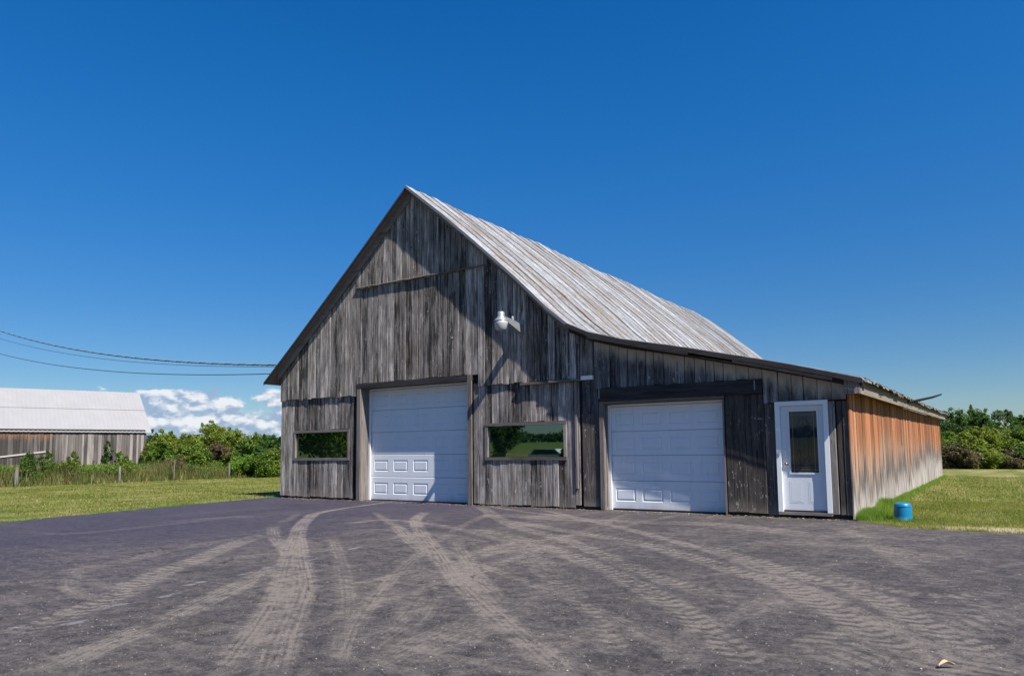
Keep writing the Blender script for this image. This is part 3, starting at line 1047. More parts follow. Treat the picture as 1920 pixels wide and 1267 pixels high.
def door_section(x0, x1, z0, z1, yf, cols, pz0, pz1, parent, bow=0.0):
    """one hinged section of a garage door with embossed rectangles"""
    v, f = [], []

    def quad(a, b_, c_, d_):
        i = len(v)
        v.extend([a, b_, c_, d_])
        f.append((i, i+1, i+2, i+3))

    def rect(a, b_, c_, d_, y=0.0):
        quad((a, y, c_), (b_, y, c_), (b_, y, d_), (a, y, d_))
    w, h = x1-x0, z1-z0
    e = .012
    rect(0, w, e, pz0)
    rect(0, w, pz1, h-e)
    xs = [0]
    for c in cols:
        xs += [c[0], c[1]]
    xs.append(w)
    for i in range(0, len(xs), 2):
        rect(xs[i], xs[i+1], pz0, pz1)
    for c in cols:
        r0 = (c[0], c[1], pz0, pz1)
        lev = [(0, 0.0), (.018, .011), (.036, .011), (.055, .001)]
        for k in range(3):
            i0, y0 = lev[k]
            i1, y1 = lev[k+1]
            A0 = [(r0[0]+i0, y0, r0[2]+i0), (r0[1]-i0, y0, r0[2]+i0), (r0[1]-i0, y0, r0[3]-i0), (r0[0]+i0, y0, r0[3]-i0)]
            A1 = [(r0[0]+i1, y1, r0[2]+i1), (r0[1]-i1, y1, r0[2]+i1), (r0[1]-i1, y1, r0[3]-i1), (r0[0]+i1, y1, r0[3]-i1)]
            for q in range(4):
                quad(A0[q], A0[(q+1) % 4], A1[(q+1) % 4], A1[q])
        rect(r0[0]+.055, r0[1]-.055, pz0+.055, pz1-.055, .001)
    # rolled edges and body
    quad((0, .010, 0), (w, .010, 0), (w, 0, e), (0, 0, e))
    quad((0, 0, h-e), (w, 0, h-e), (w, .010, h), (0, .010, h))
    quad((0, .045, h), (w, .045, h), (w, .045, 0), (0, .045, 0))
    quad((0, .010, h), (w, .010, h), (w, .045, h), (0, .045, h))
    quad((0, .045, 0), (w, .045, 0), (w, .010, 0), (0, .010, 0))
    return mesh_obj('door_section', v, f, M['gdoor'], parent, (x0, yf, z0))


def garage_door(x0, x1, zs, colsx, pw, ph, label, bottom, yd):
    r = empty('garage_door', (x0, yd, bottom))
    r.parent = barn
    r['label'] = label
    for i in range(len(zs)-1):
        z0, z1 = zs[i], zs[i+1]
        mid = (z1-z0)/2
        o = door_section(0, x1-x0, z0-bottom, z1-bottom-.005, random.uniform(-.004, .004), [(c-x0, c-x0+pw) for c in colsx],
                         mid-ph/2, mid+ph/2, r)
    MB().box(0, x1-x0, .012, .04, -.03, -.002).build('bottom_seal', M['cable'], r)
    return r


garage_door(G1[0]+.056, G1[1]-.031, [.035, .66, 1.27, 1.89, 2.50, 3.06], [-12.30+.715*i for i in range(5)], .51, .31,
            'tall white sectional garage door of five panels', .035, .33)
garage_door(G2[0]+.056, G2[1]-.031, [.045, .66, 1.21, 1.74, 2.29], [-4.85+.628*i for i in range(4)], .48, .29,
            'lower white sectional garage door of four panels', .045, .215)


def window(wx, label):
    x0, x1, z0, z1 = wx
    r = empty('window', (x0, 0, z0))
    r.parent = barn
    r['label'] = label
    w, h = x1-x0, z1-z0
    t = .075
    fm = M['trim_x']
    MB().box(0, w, -.028, .06, 0, t).build('sill', fm, r, (0, 0, 0))
    MB().box(0, w, -.026, .06, 0, t).build('frame', fm, r, (0, 0, h-t))
    MB().box(0, t, -.022, .06, 0, h-2*t).build('frame', M['trim'], r, (0, 0, t))
    MB().box(0, t, -.022, .06, 0, h-2*t).build('frame', M['trim'], r, (w-t, 0, t))
    # inner stop and the glass, set back
    MB().box(t+.002, w-t-.002, 0.035, 0.042, t+.002, h-t-.002).build('pane', M['glass'], r)
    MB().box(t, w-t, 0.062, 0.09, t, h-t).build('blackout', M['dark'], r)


window(W1, 'wide low window left of the tall garage door')
window(W2, 'wide low window right of the tall garage door')

# entry door
ed = empty('entry_door', (ED[0], 0, ED[2]))
ed.parent = barn
ed['label'] = 'white entry door with a leaded dark glass panel and brass knob'
w, h = ED[1]-ED[0]+.02, ED[3]-ED[2]+.02
WT = M['white_trim']
MB().box(-.01, .075, -.055, .03, 0, h-.085).build('frame', WT, ed)
MB().box(w-.085, w, -.055, .03, 0, h-.085).build('frame', WT, ed)
MB().box(-.01, w, -.058, .03, h-.084, h).build('frame', WT, ed)
MB().box(-.005, w-.005, -.075, .06, -.055, -.002).build('threshold', M['trim_x'], ed)
MB().box(.076, w-.086, -.02, .05, 0.001, .028).build('sill', M['beam'], ed)
lf = MB()
lx0, lx1, lz0, lz1 = .078, w-.088, .03, h-.088
gx0, gx1, gz0, gz1 = .235, .735, .735, 1.895
yl = .018
lf.box(lx0, gx0, yl, yl+.045, lz0, lz1)
lf.box(gx1, lx1, yl, yl+.045, lz0, lz1)
lf.box(gx0, gx1, yl, yl+.045, lz0, gz0)
lf.box(gx0, gx1, yl, yl+.045, gz1, lz1)
lf.build('door_leaf', M['white'], ed)
gl = MB().box(gx0, gx1, yl+.010, yl+.022, gz0, gz1).build('glass_pane', M['door_glass'], ed)
gf = MB()
for (a, b_, c_, d_) in ((gx0-.03, gx1+.03, gz1, gz1+.03), (gx0-.03, gx1+.03, gz0-.03, gz0), (gx0-.03, gx0, gz0, gz1), (gx1, gx1+.03, gz0, gz1)):
    gf.box(a, b_, yl-.014, yl-.001, c_, d_)
gf.build('glass_surround', M['white'], ed)
cm = MB()   # brass came lines
for xq in (gx0+.055, gx1-.062):
    cm.box(xq-.003, xq+.003, yl+.004, yl+.0085, gz0, gz1)
for zq in (gz0+.055, gz1-.062):
    cm.box(gx0, gx1, yl+.0035, yl+.008, zq-.003, zq+.003)
cm.build('came', M['dull_brass'], gl)
cmd = MB()  # darker curved leading in the middle
ccx = (gx0+gx1)/2
for (a, hh) in ((.145, .46), (.10, .34)):
    pts = [(ccx+a*math.cos(t_/20*2*math.pi), yl+.008, (gz0+gz1)/2+hh*math.sin(t_/20*2*math.pi)) for t_ in range(21)]
    cmd.tube(pts, .003, 4)
for k in range(-3, 4):
    if k:
        zq = (gz0+gz1)/2+k*.145
        hw_ = .12 if abs(k) > 2 else .17
        cmd.box(ccx-hw_, ccx+hw_, yl+.0065, yl+.0095, zq-.0025, zq+.0025)
for k in (-1, 0, 1):
    cmd.box(ccx+k*.07-.002, ccx+k*.07+.002, yl+.0060, yl+.0090, gz0+.08, gz1-.08)
cmd.build('leading', M['lead'], gl)
lower = MB()  # embossed lower panels
for (a, b_) in ((.19, .44), (.53, .78)):
    for (i0, yy) in ((0, -.0025), (.03, -.001)):
        lower.box(a+i0, b_-i0, yl-.004-yy, yl-.0005, .16+i0, .58-i0)
lower.build('embossed_panel', M['white'], ed)
kn = MB()
kn.lathe([(.012, 0), (.03, .005), (.012, .012), (.012, .035), (.026, .045), (.030, .058), (.022, .070), (.0, .072)], n=14)
ko = kn.build('door_knob', M['brass'], ed, (.155, yl, .90), smooth=True)
ko.rotation_euler = (R(90), 0, 0)

# --- roof boards, each one running from the ridge down
def rise(x, y):
    t = min(1, max(0, (x+5.5)/5.5))
    return .27*max(0, y)/LB*t*t*(3-2*t)


def roof_strip(y0, y1, prof, ext, lift, mat, name, th=.03):
    P = [(p[0], p[1]) for p in prof]
    # extend the lower end by ext
    (xa, za), (xb, zb) = P[-2], P[-1]
    L = math.hypot(xb-xa, zb-za)
    P[-1] = (xb+(xb-xa)/L*ext, zb+(zb-za)/L*ext)
    v = []
    tilt = random.uniform(-.006, .006)
    for (x, z) in P:
        ym = (y0+y1)/2
        wav = (.022*math.sin(.83*ym+.35*x)+.014*math.sin(2.1*ym-.6*x))*min(1, max(0, ym/2))-.09*max(0, min(1, (ym-21.5)/2.5))**2*(1 if x < -8.9 else 0)
        zz = z+lift+rise(x, ym)+max(-.028, wav) if ym < 21.5 else z+lift+rise(x, ym)+wav
        # vertical thickness
        for (yy, dz) in ((y0, -th), (y0, -.004), (y0+.006, 0), (y1-.006, tilt), (y1, tilt-.004), (y1, tilt-th)):
            v.append((x-P[0][0], yy-y0, zz+dz-P[0][1]))
    f = []
    n = 6
    for i in range(len(P)-1):
        for k in range(n):
            k2 = (k+1) % n
            f.append((i*n+k, (i+1)*n+k, (i+1)*n+k2, i*n+k2))
    f.append(tuple(range(n)))
    f.append(tuple((len(P)-1)*n+k for k in range(n-1, -1, -1)))
    return mesh_obj(name, v, f, mat, barn, (P[0][0], y0, P[0][1]))


PR = [(-10.62, 8.44)]+PROF_R[1:]
y = -0.285
k = 0
while y < LB+.2:
    w = random.uniform(.24, .31)
    lift = (0.0 if k % 2 else 0.026)+random.uniform(-.006, .010)
    roof_strip(y, y+w-(.012 if k % 2 else -.004), PR, random.uniform(-.02, .05), lift, M['roof'], 'roof_board')
    y += w
    k += 1
y = -0.285
while y < LB+.2:
    w = 1.2
    roof_strip(y, min(y+w-.01, LB+.2), list(reversed(PROF_L)), .02, .01, M['roof'], 'roof_sheet')
    y += w
# decks right under the boards (closed, dark undersides)
for prof, nm in ((PR, 'roof_deck'), (list(reversed(PROF_L)), 'roof_deck')):
    v, f = [], []
    ys = [-.265, LB*.5, LB+.15]
    for yy in ys:
        for (x, z) in prof:
            v.append((x, yy, z+rise(x, yy)-.030))
            v.append((x, yy, z+rise(x, yy)-.055))
    n = len(prof)
    for j in range(2):
        for i in range(n-1):
            a = (j*n+i)*2
            b_ = ((j+1)*n+i)*2
            f.append((a, a+2, b_+2, b_))
            f.append((a+1, b_+1, b_+3, a+3))
    for j in (0, 2):
        for i in range(n-1):
            a = (j*n+i)*2
            f.append((a, a+1, a+3, a+2))
    mesh_obj(nm, v, f, M['rake'], barn)


def profile_board(name, pts, z0, z1, y0, y1, mat, **kw):
    """board following the roof profile between offsets z0 (top) and z1 (bottom)"""
    mb = MB()
    up = [(x, z+z0) for x, z in pts]
    dn = [(x, z+z1) for x, z in pts]
    n = len(pts)
    v = []
    for yy in (y0, y1):
        v += [(x, yy, z) for x, z in up]+[(x, yy, z) for x, z in dn]
    f = []
    for i in range(n-1):
        f.append((n+i, n+i+1, i+1, i))
        f.append((2*n+i, 2*n+i+1, 3*n+i+1, 3*n+i))
        f.append((i, i+1, 2*n+i+1, 2*n+i))
        f.append((n+i+1, n+i, 3*n+i, 3*n+i+1))
    f.append((0, 2*n, 3*n, n))
    f.append((n-1, 2*n-1, 4*n-1, 3*n-1))
    return tag(mesh_obj(name, v, f, mat, barn), **kw)


PL2 = [(x, z) for x, z in PROF_L]
profile_board('rake_board', [(-15.95, roof_z(-15.95))]+PL2[1:], -.052, -.30, -.105, -.080, M['rake'])
profile_board('rake_edge', PL2, -.005, -.085, -.300, -.275, M['beam'])
profile_board('rake_edge', PR[:6], .030, -.055, -.315, -.288, M['steel_edge'])
profile_board('rake_board', PR[:6], -.056, -.20, -.10, -.078, M['rake'])
profile_board('rake_edge', PR[5:], .010, -.080, -.345, -.288, M['beam'])
profile_board('rake_board', PR[5:], -.056, -.170, -.185, -.150, M['beam'])
for a, b_, dz in ((-5.2, -2.0, -.085), (-2.9, -.2, -.10)):
    pts = [(a, roof_z(a)), ((a+b_)/2, roof_z((a+b_)/2)), (b_, roof_z(b_))]
    profile_board('rake_batten', pts, dz+.01, dz-.045, -.362, -.347, M['beam'])

# eave fascia along the low side, in lengths
ye = [-.22, 4.1, 8.3, 12.2, 16.4, 20.3, LB+.2]
for i in range(len(ye)-1):
    a, b_ = ye[i]+.004, ye[i+1]
    ra, rb = rise(0, a), rise(0, b_)
    v = []
    x0, x1 = .205, .232
    for yy, r_ in ((a, ra), (b_, rb)):
        v += [(x0, yy, 2.30+r_), (x1, yy, 2.30+r_), (x1, yy, 2.545+r_), (x0, yy, 2.545+r_)]
    mesh_obj('fascia_board', v, [(0, 1, 2, 3), (7, 6, 5, 4), (1, 5, 6, 2), (0, 3, 7, 4), (0, 4, 5, 1), (3, 2, 6, 7)], M['fascia'], barn)
    # soffit
    v = []
    for yy, r_ in ((a, ra), (b_, rb)):
        v += [(-.02, yy, 2.37+r_), (.204, yy, 2.315+r_), (.204, yy, 2.335+r_), (-.02, yy, 2.39+r_)]
    mesh_obj('soffit_board', v, [(0, 1, 2, 3), (7, 6, 5, 4), (1, 5, 6, 2), (0, 3, 7, 4), (0, 4, 5, 1), (3, 2, 6, 7)], M['fascia'], barn)
MB().prism([(-.02, 2.29), (.235, 2.30), (.235, 2.53), (-.02, 2.565)], 'y', -.245, -.223).build('gable_return', M['trim'], barn)
# ragged shingles along the eave
y = -.22
while y < LB+.2:
    w = random.uniform(.12, .26)
    r_ = rise(0, y)
    z = 2.575+r_+random.uniform(0, .018)
    e = random.uniform(.25, .30)
    MB().prism([(-.35, .16), (e-.0, -.004), (e, .020), (-.35, .182)], 'y', 0, w-random.uniform(.004, .012)).build('shingle', M['shingle'], barn, (0, y, z))
    y += w

# wooden pole jutting over the low eave
pl = MB()
pl.tube([(0.22, 7.95, 2.55), (.50, 7.97, 2.60), (.83, 7.99, 2.665), (1.05, 8.0, 2.735)], [.040, .038, .032, .020], 7)
tag(pl.build('roof_pole', M['cable'], None), label='dark crooked pole jutting out over the low eave of the barn', cat='pole')

# ------------------------------------------------------------------ yard light
lp = empty('yard_light', (-7.12, -.05, 4.23), label='grey dusk-to-dawn yard light on a slanted bracket high on the barn front', cat='lamp')
arm = MB()
d = Vector((0, -.76, .34))
arm.prism([(0.0, -.12), (0.0, -.02), (-.06, .10), (-.28, .15), (-.80, .21), (-.82, .14)], 'x', -.045, .045)
arm.build('bracket', M['galv'], lp)
MB().box(-.06, .06, -.012, .012, -.16, .22).build('wall_plate', M['steel_edge'], lp, (0, 0, 0))
MB().lathe([(.035, 0), (.035, .07), (.025, .085)], (0, -.38, .17), 12).build('photocell', M['galv'], lp, smooth=False)
hd = MB().lathe([(.165, .0), (.17, .012), (.155, .03), (.10, .085), (.088, .12), (.085, .20), (.070, .225), (.02, .235)], (0, -.86, .07), 24)
hd.build('lamp_head', M['galv'], lp, smooth=True)
dr = MB().lathe([(.115, -.20), (.128, -.19), (.155, -.05), (.160, -.002)], (0, -.86, .07), 24)
dr.build('lamp_refractor', M['drum'], lp, smooth=True)

# ------------------------------------------------------------------ service cables
def catenary(a, b_, sag, n=40):
    a, b_ = Vector(a), Vector(b_)
    return [a.lerp(b_, i/n)-Vector((0, 0, sag*4*(i/n)*(1-i/n))) for i in range(n+1)]


end = Vector((-62.0, 6.2, 13.2))
c1 = catenary((-16.1, .25, 4.06), (-68, 5.4, 15.2), 1.68, 60)
tl = []
fine = catenary((-16.1, .25, 4.06), (-68, 5.4, 15.2), 1.68, 900)
for ph in (0, 2.09, 4.19):
    mb = MB()
    pts = []
    for i, p in enumerate(fine):
        a = i*0.42+ph
        pts.append((p.x, p.y+.016*math.cos(a), p.z+.016*math.sin(a)))
    mb.tube(pts, .012, 4)
    tl.append(mb)
tc_ = empty('service_cable', (-16.1, .25, 4.06), label='thick twisted overhead service cable, topmost of the three at the left corner of the barn', cat='cable', group='overhead cables running left from the barn')
for i, mb in enumerate(tl):
    mb.build('strand', M['cable_grey'] if i == 0 else M['cable'], tc_, tuple(-Vector((-16.1, .25, 4.06))))
o = MB().tube(catenary((-16.15, .35, 4.03), (-68, 6.0, 13.9), 1.47, 60), .010, 5).build('service_cable', M['cable'], None)
tag(o, 'faint thin overhead wire, the middle one of the three at the left', 'cable', 'overhead cables running left from the barn')
o = MB().tube(catenary((-16.15, .15, 3.80), (-68, 5.6, 12.7), 1.50, 60), .015, 5).build('service_cable', M['cable'], None)
tag(o, 'plain dark overhead wire, the lowest of the three at the left', 'cable', 'overhead cables running left from the barn')

# ------------------------------------------------------------------ blue bucket
bu = MB().lathe([(.150, 0), (.158, .004), (.158, .022), (.149, .030), (.147, .10), (.145, .265), (.140, .295), (.122, .318), (.085, .328), (.03, .331)], n=32)
bo = bu.build('blue_drum', M['blue'], None, (.745, .42, .0), smooth=True)
tag(bo, 'small bright blue plastic drum standing in the grass by the corner of the barn', 'drum')
rm = MB().lathe([(.148, 0), (.152, .004), (.148, .008)], n=32)
rm.build('rim', M['blue'], bo, (0, 0, .262), smooth=True)

# ------------------------------------------------------------------ far barn at the left
fb = empty('old_barn', (-58.6, 14.5, 0.4), label='far grey board barn with a pale metal roof beyond the weeds', cat='barn')
A_ = Vector((-66.4, -7.3, 0))
B_ = Vector((-56.95, 19.3, 0))
fu = (B_-A_).normalized()
fn = Vector((-fu.y, fu.x, 0))      # away from the yard
if fn.x > 0:
    fn = -fn
HWD = 6.0
LEN = (B_-A_).length


def fpt(u, n_, z):
    q = A_+fu*u+fn*n_
    return Vector((q.x+58.6, q.y-14.5, z-.4))


def fbox(mb, u0, u1, n0, n1, z0, z1):
    b0 = len(mb.v)
    for z in (z0, z1):
        for (u, n_) in ((u0, n0), (u1, n0), (u1, n1), (u0, n1)):
            mb.v.append(tuple(fpt(u, n_, z)))
    mb.f += [(b0, b0+1, b0+2, b0+3), (b0+7, b0+6, b0+5, b0+4), (b0, b0+4, b0+5, b0+1), (b0+1, b0+5, b0+6, b0+2), (b0+2, b0+6, b0+7, b0+3), (b0+3, b0+7, b0+4, b0)]


def far_wood():
    m, g, b = new_mat('far_siding')
    geo = g.n('ShaderNodeNewGeometry')
    rpi = geo.outputs['Random Per Island']
    p = geo.outputs['Position']
    gr = g.noise(g.scale(p, 5, 5, .45), 1.0, 5.0, .65)
    t = g.m('ADD', g.m('MULTIPLY', rpi, .45), g.m('MULTIPLY', gr, .75))
    px, py, pz = g.sep(p)[:3]
    left = g.ss(g.m('ADD', py, g.m('MULTIPLY', gr, 1.0)), 13.9, 13.2)
    t2 = g.m('SUBTRACT', t, g.m('MULTIPLY', left, .20))
    c = g.mix(g.ss(t2, .30, .58), (.028, .025, .024), (.105, .092, .088))
    c = g.mix(g.ss(t2, .58, .88), c, (.25, .228, .215))
    rust = g.m('MULTIPLY', g.ss(g.m('ADD', pz, g.m('MULTIPLY', gr, 1.2)), 3.0, 3.6), g.ss(g.m('ADD', gr, g.m('MULTIPLY', left, .2)), .42, .60))
    rust = g.m('MULTIPLY', rust, g.m('ADD', .06, g.m('MULTIPLY', left, .36)))
    c = g.mix(rust, c, (.22, .10, .05))
    g.put(b.inputs['Base Color'], c)
    b.inputs['Roughness'].default_value = .9
    return m


M['far_wood'] = far_wood()


def metal_roof():
    m, g, b = new_mat('pale_metal_roof')
    geo = g.n('ShaderNodeNewGeometry')
    p = geo.outputs['Position']
    n = g.noise(g.scale(p, .6, .9, .6), 1.0, 5.0, .6)
    st = g.noise(g.scale(p, .5, 9, .5), 1.0, 4.0, .6)
    c = g.mix(n, (0.26, 0.26, 0.265), (0.33, 0.325, 0.33))
    c = g.mix(g.m('MULTIPLY', g.ss(st, .5, .75), .3), c, (.29, .265, .25))
    g.put(b.inputs['Base Color'], c)
    b.inputs['Roughness'].default_value = .55
    b.inputs['Metallic'].default_value = .25
    return m


M['metal_roof'] = metal_roof()
wb = MB()
u = 0.0
while u < LEN-.05:
    w = random.uniform(.16, .27)
    o_ = random.uniform(-.02, .02)
    fbox(wb, u, min(u+w-.015, LEN), -.03+o_, .02, .25+random.uniform(-.1, .1), 3.16+random.uniform(-.04, .02))
    u += w
tag(wb.build('wall_boards', M['far_wood'], fb), kind='stuff')
core = MB()
fbox(core, .1, LEN-.1, .03, 2*HWD-.1, 0, 3.45)
core.build('wall', M['dark'], fb)
eb = MB()
fbox(eb, .05, LEN-.05, -.06, -.005, 3.20, 3.33)
eb.build('eave_board', M['beam'], fb)
eb = MB()
fbox(eb, LEN-6.9, LEN-4.3, -.085, -.062, 3.20, 3.30)
eb.build('eave_patch', M['steel_edge'], fb)
dg = MB()
a0, a1 = fpt(LEN-10.0, -.10, 1.25), fpt(LEN-6.9, -.10, 1.66)
dv = Vector((0, 0, .06))
b0 = len(dg.v)
nn = (fpt(0, -.05, 0)-fpt(0, 0, 0))
dg.v += [tuple(a0), tuple(a1), tuple(a1+dv*2), tuple(a0+dv*2), tuple(a0-nn), tuple(a1-nn), tuple(a1+dv*2-nn), tuple(a0+dv*2-nn)]
dg.f += [(0, 1, 2, 3), (7, 6, 5, 4), (0, 4, 5, 1), (1, 5, 6, 2), (2, 6, 7, 3), (3, 7, 4, 0)]
tag(dg.build('brace_board', M['paleboard'], fb), label='pale board nailed aslant across the wall')
ZE, ZR_ = 3.32, 6.95


def far_roof(sgn):
    mb = MB()
    n = int(LEN/.3)
    over = .45
    for half in range(2):
        # two rows of sheets, the upper lapping the lower
        f0, f1 = (-.03, .54) if half == 0 else (.52, 1.0)
        lift = .0 if half == 0 else .035
        vv = []
        for i in range(n*4+1):
            u = -.3+(LEN+.3+.35)*i/(n*4)
            hgt = .018 if i % 4 == 0 else 0.0
            for fr in (f0, f1):
                nn_ = (HWD*fr) if sgn > 0 else (2*HWD-HWD*fr)
                vv.append(tuple(fpt(u, nn_, ZE+(ZR_-ZE)*fr+lift+hgt)))
        b0 = len(mb.v)
        mb.v += vv
        for i in range(n*4):
            a = b0+2*i
            mb.f.append((a, a+2, a+3, a+1) if sgn > 0 else (a, a+1, a+3, a+2))
    return mb


far_roof(1).build('roof', M['metal_roof'], fb)
far_roof(-1).build('roof', M['metal_roof'], fb)
gab = MB()
for uu in (.1, LEN-.12):
    b0 = len(gab.v)
    for du in (0, .05):
        gab.v += [tuple(fpt(uu+du, 0, .2)), tuple(fpt(uu+du, 2*HWD, .2)), tuple(fpt(uu+du, 2*HWD, ZE)), tuple(fpt(uu+du, HWD, ZR_-.05)), tuple(fpt(uu+du, 0, ZE))]
    gab.f += [tuple(b0+i for i in range(5)), tuple(b0+5+i for i in range(4, -1, -1))]
    for i in range(5):
        j = (i+1) % 5
        gab.f.append((b0+i, b0+5+i, b0+5+j, b0+j))
gab.build('gable_wall', M['far_wood'], fb)


# ------------------------------------------------------------------ vegetation
def leaf_cloud(centers, radii, counts, size, rng, squash=1.0, up=0.2, zmin=None):
    """folded little leaves scattered through clumps; returns co, faces (triangles)"""
    P = []
    for c, r, n in zip(centers, radii, counts):
        d = rng.normal(size=(n, 3))
        d /= np.linalg.norm(d, axis=1)[:, None]+1e-9
        rr = rng.random(n)**0.45
        q = d*rr[:, None]*np.array([r, r, r*squash])+np.array(c)
        P.append(q)
    P = np.concatenate(P)
    if zmin is not None:
        P[:, 2] = np.maximum(P[:, 2], zmin+rng.random(len(P))*.15)
    n = len(P)
    nrm = rng.normal(size=(n, 3))
    nrm[:, 2] = np.abs(nrm[:, 2])+up
    nrm /= np.linalg.norm(nrm, axis=1)[:, None]
    t = rng.normal(size=(n, 3))
    t -= (t*nrm).sum(1)[:, None]*nrm
    t /= np.linalg.norm(t, axis=1)[:, None]+1e-9
    b = np.cross(nrm, t)
    s = size*(.6+.8*rng.random(n))[:, None]
    v0 = P-t*s
    v1 = P+b*s*.42+nrm*s*.12
    v2 = P+t*s
    v3 = P-b*s*.42+nrm*s*.12
    co = np.stack([v0, v1, v2, v3], 1).reshape(-1, 3)
    i = np.arange(n)[:, None]*4
    fc = (i+np.array([[0, 1, 2, 0, 2, 3]])).ravel()
    return co, fc


def tree(name, x, y, h, r, leaf, label, cat, seed, n=5000, size=.11, base=.25, group=None, squash=.85, clumps=24, lean=(0, 0), multi=1):
    rng = np.random.default_rng(seed)
    z0 = float(ground_h(x, y))
    root = empty(name, (x, y, z0), label=label, cat=cat, group=group)
    cb = h*base
    cen, rad, cnt = [], [], []
    tk = MB()
    for k in range(multi):
        ox, oy = (rng.random(2)-.5)*r*(.5 if multi > 1 else .05)
        pts = [(ox*.4, oy*.4, -.1), (ox*.7+lean[0]*.3, oy*.7+lean[1]*.3, h*.3), (ox+lean[0]*.7, oy+lean[1]*.7, h*.6), (ox*1.3+lean[0], oy*1.3+lean[1], h*.86)]
        tk.tube(pts, [.045*h*.6/multi**.5, .034*h*.6/multi**.5, .02*h*.6, .006*h], 7)
    for k in range(clumps):
        a = rng.random()*2*math.pi
        f = (k+.5)/clumps
        zc = cb+(h-cb)*(f**.85)*.93
        prof = math.sin(math.pi*min(1, (.18+.74*f)))**.8
        rr = r*prof*(.45+.55*rng.random())
        cr = r*(.22+.24*rng.random())*(1.08-.40*f)
        c = (math.cos(a)*rr*.78+lean[0]*f, math.sin(a)*rr*.78+lean[1]*f, zc)
        cen.append(c)
        rad.append(cr)
        cnt.append(int(n/clumps*(cr/(r*.31))**1.6))
        st = Vector((lean[0]*f*.6, lean[1]*f*.6, max(.1, zc-rr*.6-h*.08)))
        tk.tube([st, st.lerp(Vector(c), .55)+Vector((0, 0, .05*h*.2)), Vector(c)], [.012*h, .008*h, .003*h], 5)
    # leafy sprays and upright shoots that break the outline
    for k in range(clumps*2):
        j = rng.integers(clumps)
        d = rng.normal(size=3)
        d[2] = abs(d[2])*1.1
        d /= np.linalg.norm(d)
        c = np.array(cen[j])+d*rad[j]*(1.0+.45*rng.random())
        cen.append(tuple(c))
        rad.append(rad[j]*(.22+.26*rng.random()))
        cnt.append(int(n/clumps*.15))
    top = sorted(range(clumps), key=lambda q: -cen[q][2]-.4*rng.random()*h)[:max(2, clumps//9)]
    for j in top:
        a_ = rng.random()*6.28
        le = h*(.02+.09*rng.random())
        b0 = np.array(cen[j])+np.array([math.cos(a_), math.sin(a_), 0])*rad[j]*.5
        tl_ = np.array([rng.normal()*.25, rng.normal()*.25, 1.0])
        for q in range(4):
            c = b0+tl_*(rad[j]*.75+le*q/3)
            cen.append(tuple(c))
            rad.append(rad[j]*(.30-.055*q))
            cnt.append(int(n/clumps*(.10-.018*q)))
        tk.tube([tuple(b0), tuple(b0+tl_*(rad[j]*.75+le))], [.006*h, .002*h], 4)
    tk.build('trunk' if h > 3 else 'stem', M['bark'], root)
    co, fc = leaf_cloud(cen, rad, cnt, size, rng, squash, zmin=.05)
    big_mesh('crown' if h > 3 else 'foliage', co, fc, 3, M[leaf], root)
    return root


def line_pt(px, depth):
    d = Fw+R2*((px-960)/1371.5)-U2*((850-721.6)/1371.5)
    q = CAM_P+d*depth
    return q.x, q.y


GL = 'bushes and young trees between the two barns'
LT = [
    # px, depth, height, radius, leaf, name, label
    (300, 66, 3.9, 2.0, 'leaf_dark', 'bush', 'dark green bush right behind the end of the far barn'),
    (318, 58, 3.6, 2.1, 'leaf_yellow', 'bush', 'yellow-green bush next to the dark one by the far barn'),
    (352, 60, 3.4, 2.2, 'leaf_yellow', 'bush', 'pale lime bush between the far barn and the tall young tree'),
    (385, 66, 5.2, 2.5, 'leaf_yellow', 'young_tree', 'tallest yellow-green young tree midway between the barns'),
    (422, 68, 4.6, 2.3, 'leaf_mid', 'young_tree', 'green young tree with a thin open top right of the tallest one'),
    (400, 54, 2.6, 1.7, 'leaf_brown', 'bush', 'reddish-brown dying bush low in front of the young trees'),
    (445, 60, 3.5, 2.2, 'leaf_yellow', 'bush', 'rounded light green bush left of the spreading tree'),
    (470, 56, 3.0, 1.7, 'leaf_dark', 'bush', 'dark shady bush at the foot of the spreading tree'),
    (487, 52, 3.7, 1.9, 'leaf_mid', 'spreading_tree', 'spreading bright green tree with flat tufted top near the barn corner'),
    (516, 50, 3.6, 1.9, 'leaf_dark', 'spreading_tree', 'darker tree half hidden behind the left corner of the barn'),
    (470, 43, 1.3, 1.2, 'tuft', 'bush', 'low fresh green bush at the lawn edge left of the barn'),
    (503, 42, 1.9, 1.4, 'leaf_mid', 'bush', 'leafy round bush at the lawn edge beside the leaning pole'),
    (360, 48, 1.9, 1.6, 'leaf_mid', 'bush', 'middle-sized green bush behind the weeds'),
    (300, 50, 2.0, 1.4, 'leaf_mid', 'bush', 'small bush in front of the lime bush by the far barn'),
]
for i, (px_, dp, h_, r_, lf_, nm, lb) in enumerate(LT):
    x, y_ = line_pt(px_, dp)
    tree(nm, x, y_, h_*(.63 if h_ > 2.4 else .8), r_, lf_, lb, 'tree' if 'tree' in nm else 'bush', 100+i, n=11000, size=.085 if dp > 45 else .065, base=.03 if nm == 'bush' else .12, group=GL, multi=2 if nm == 'bush' else 1)

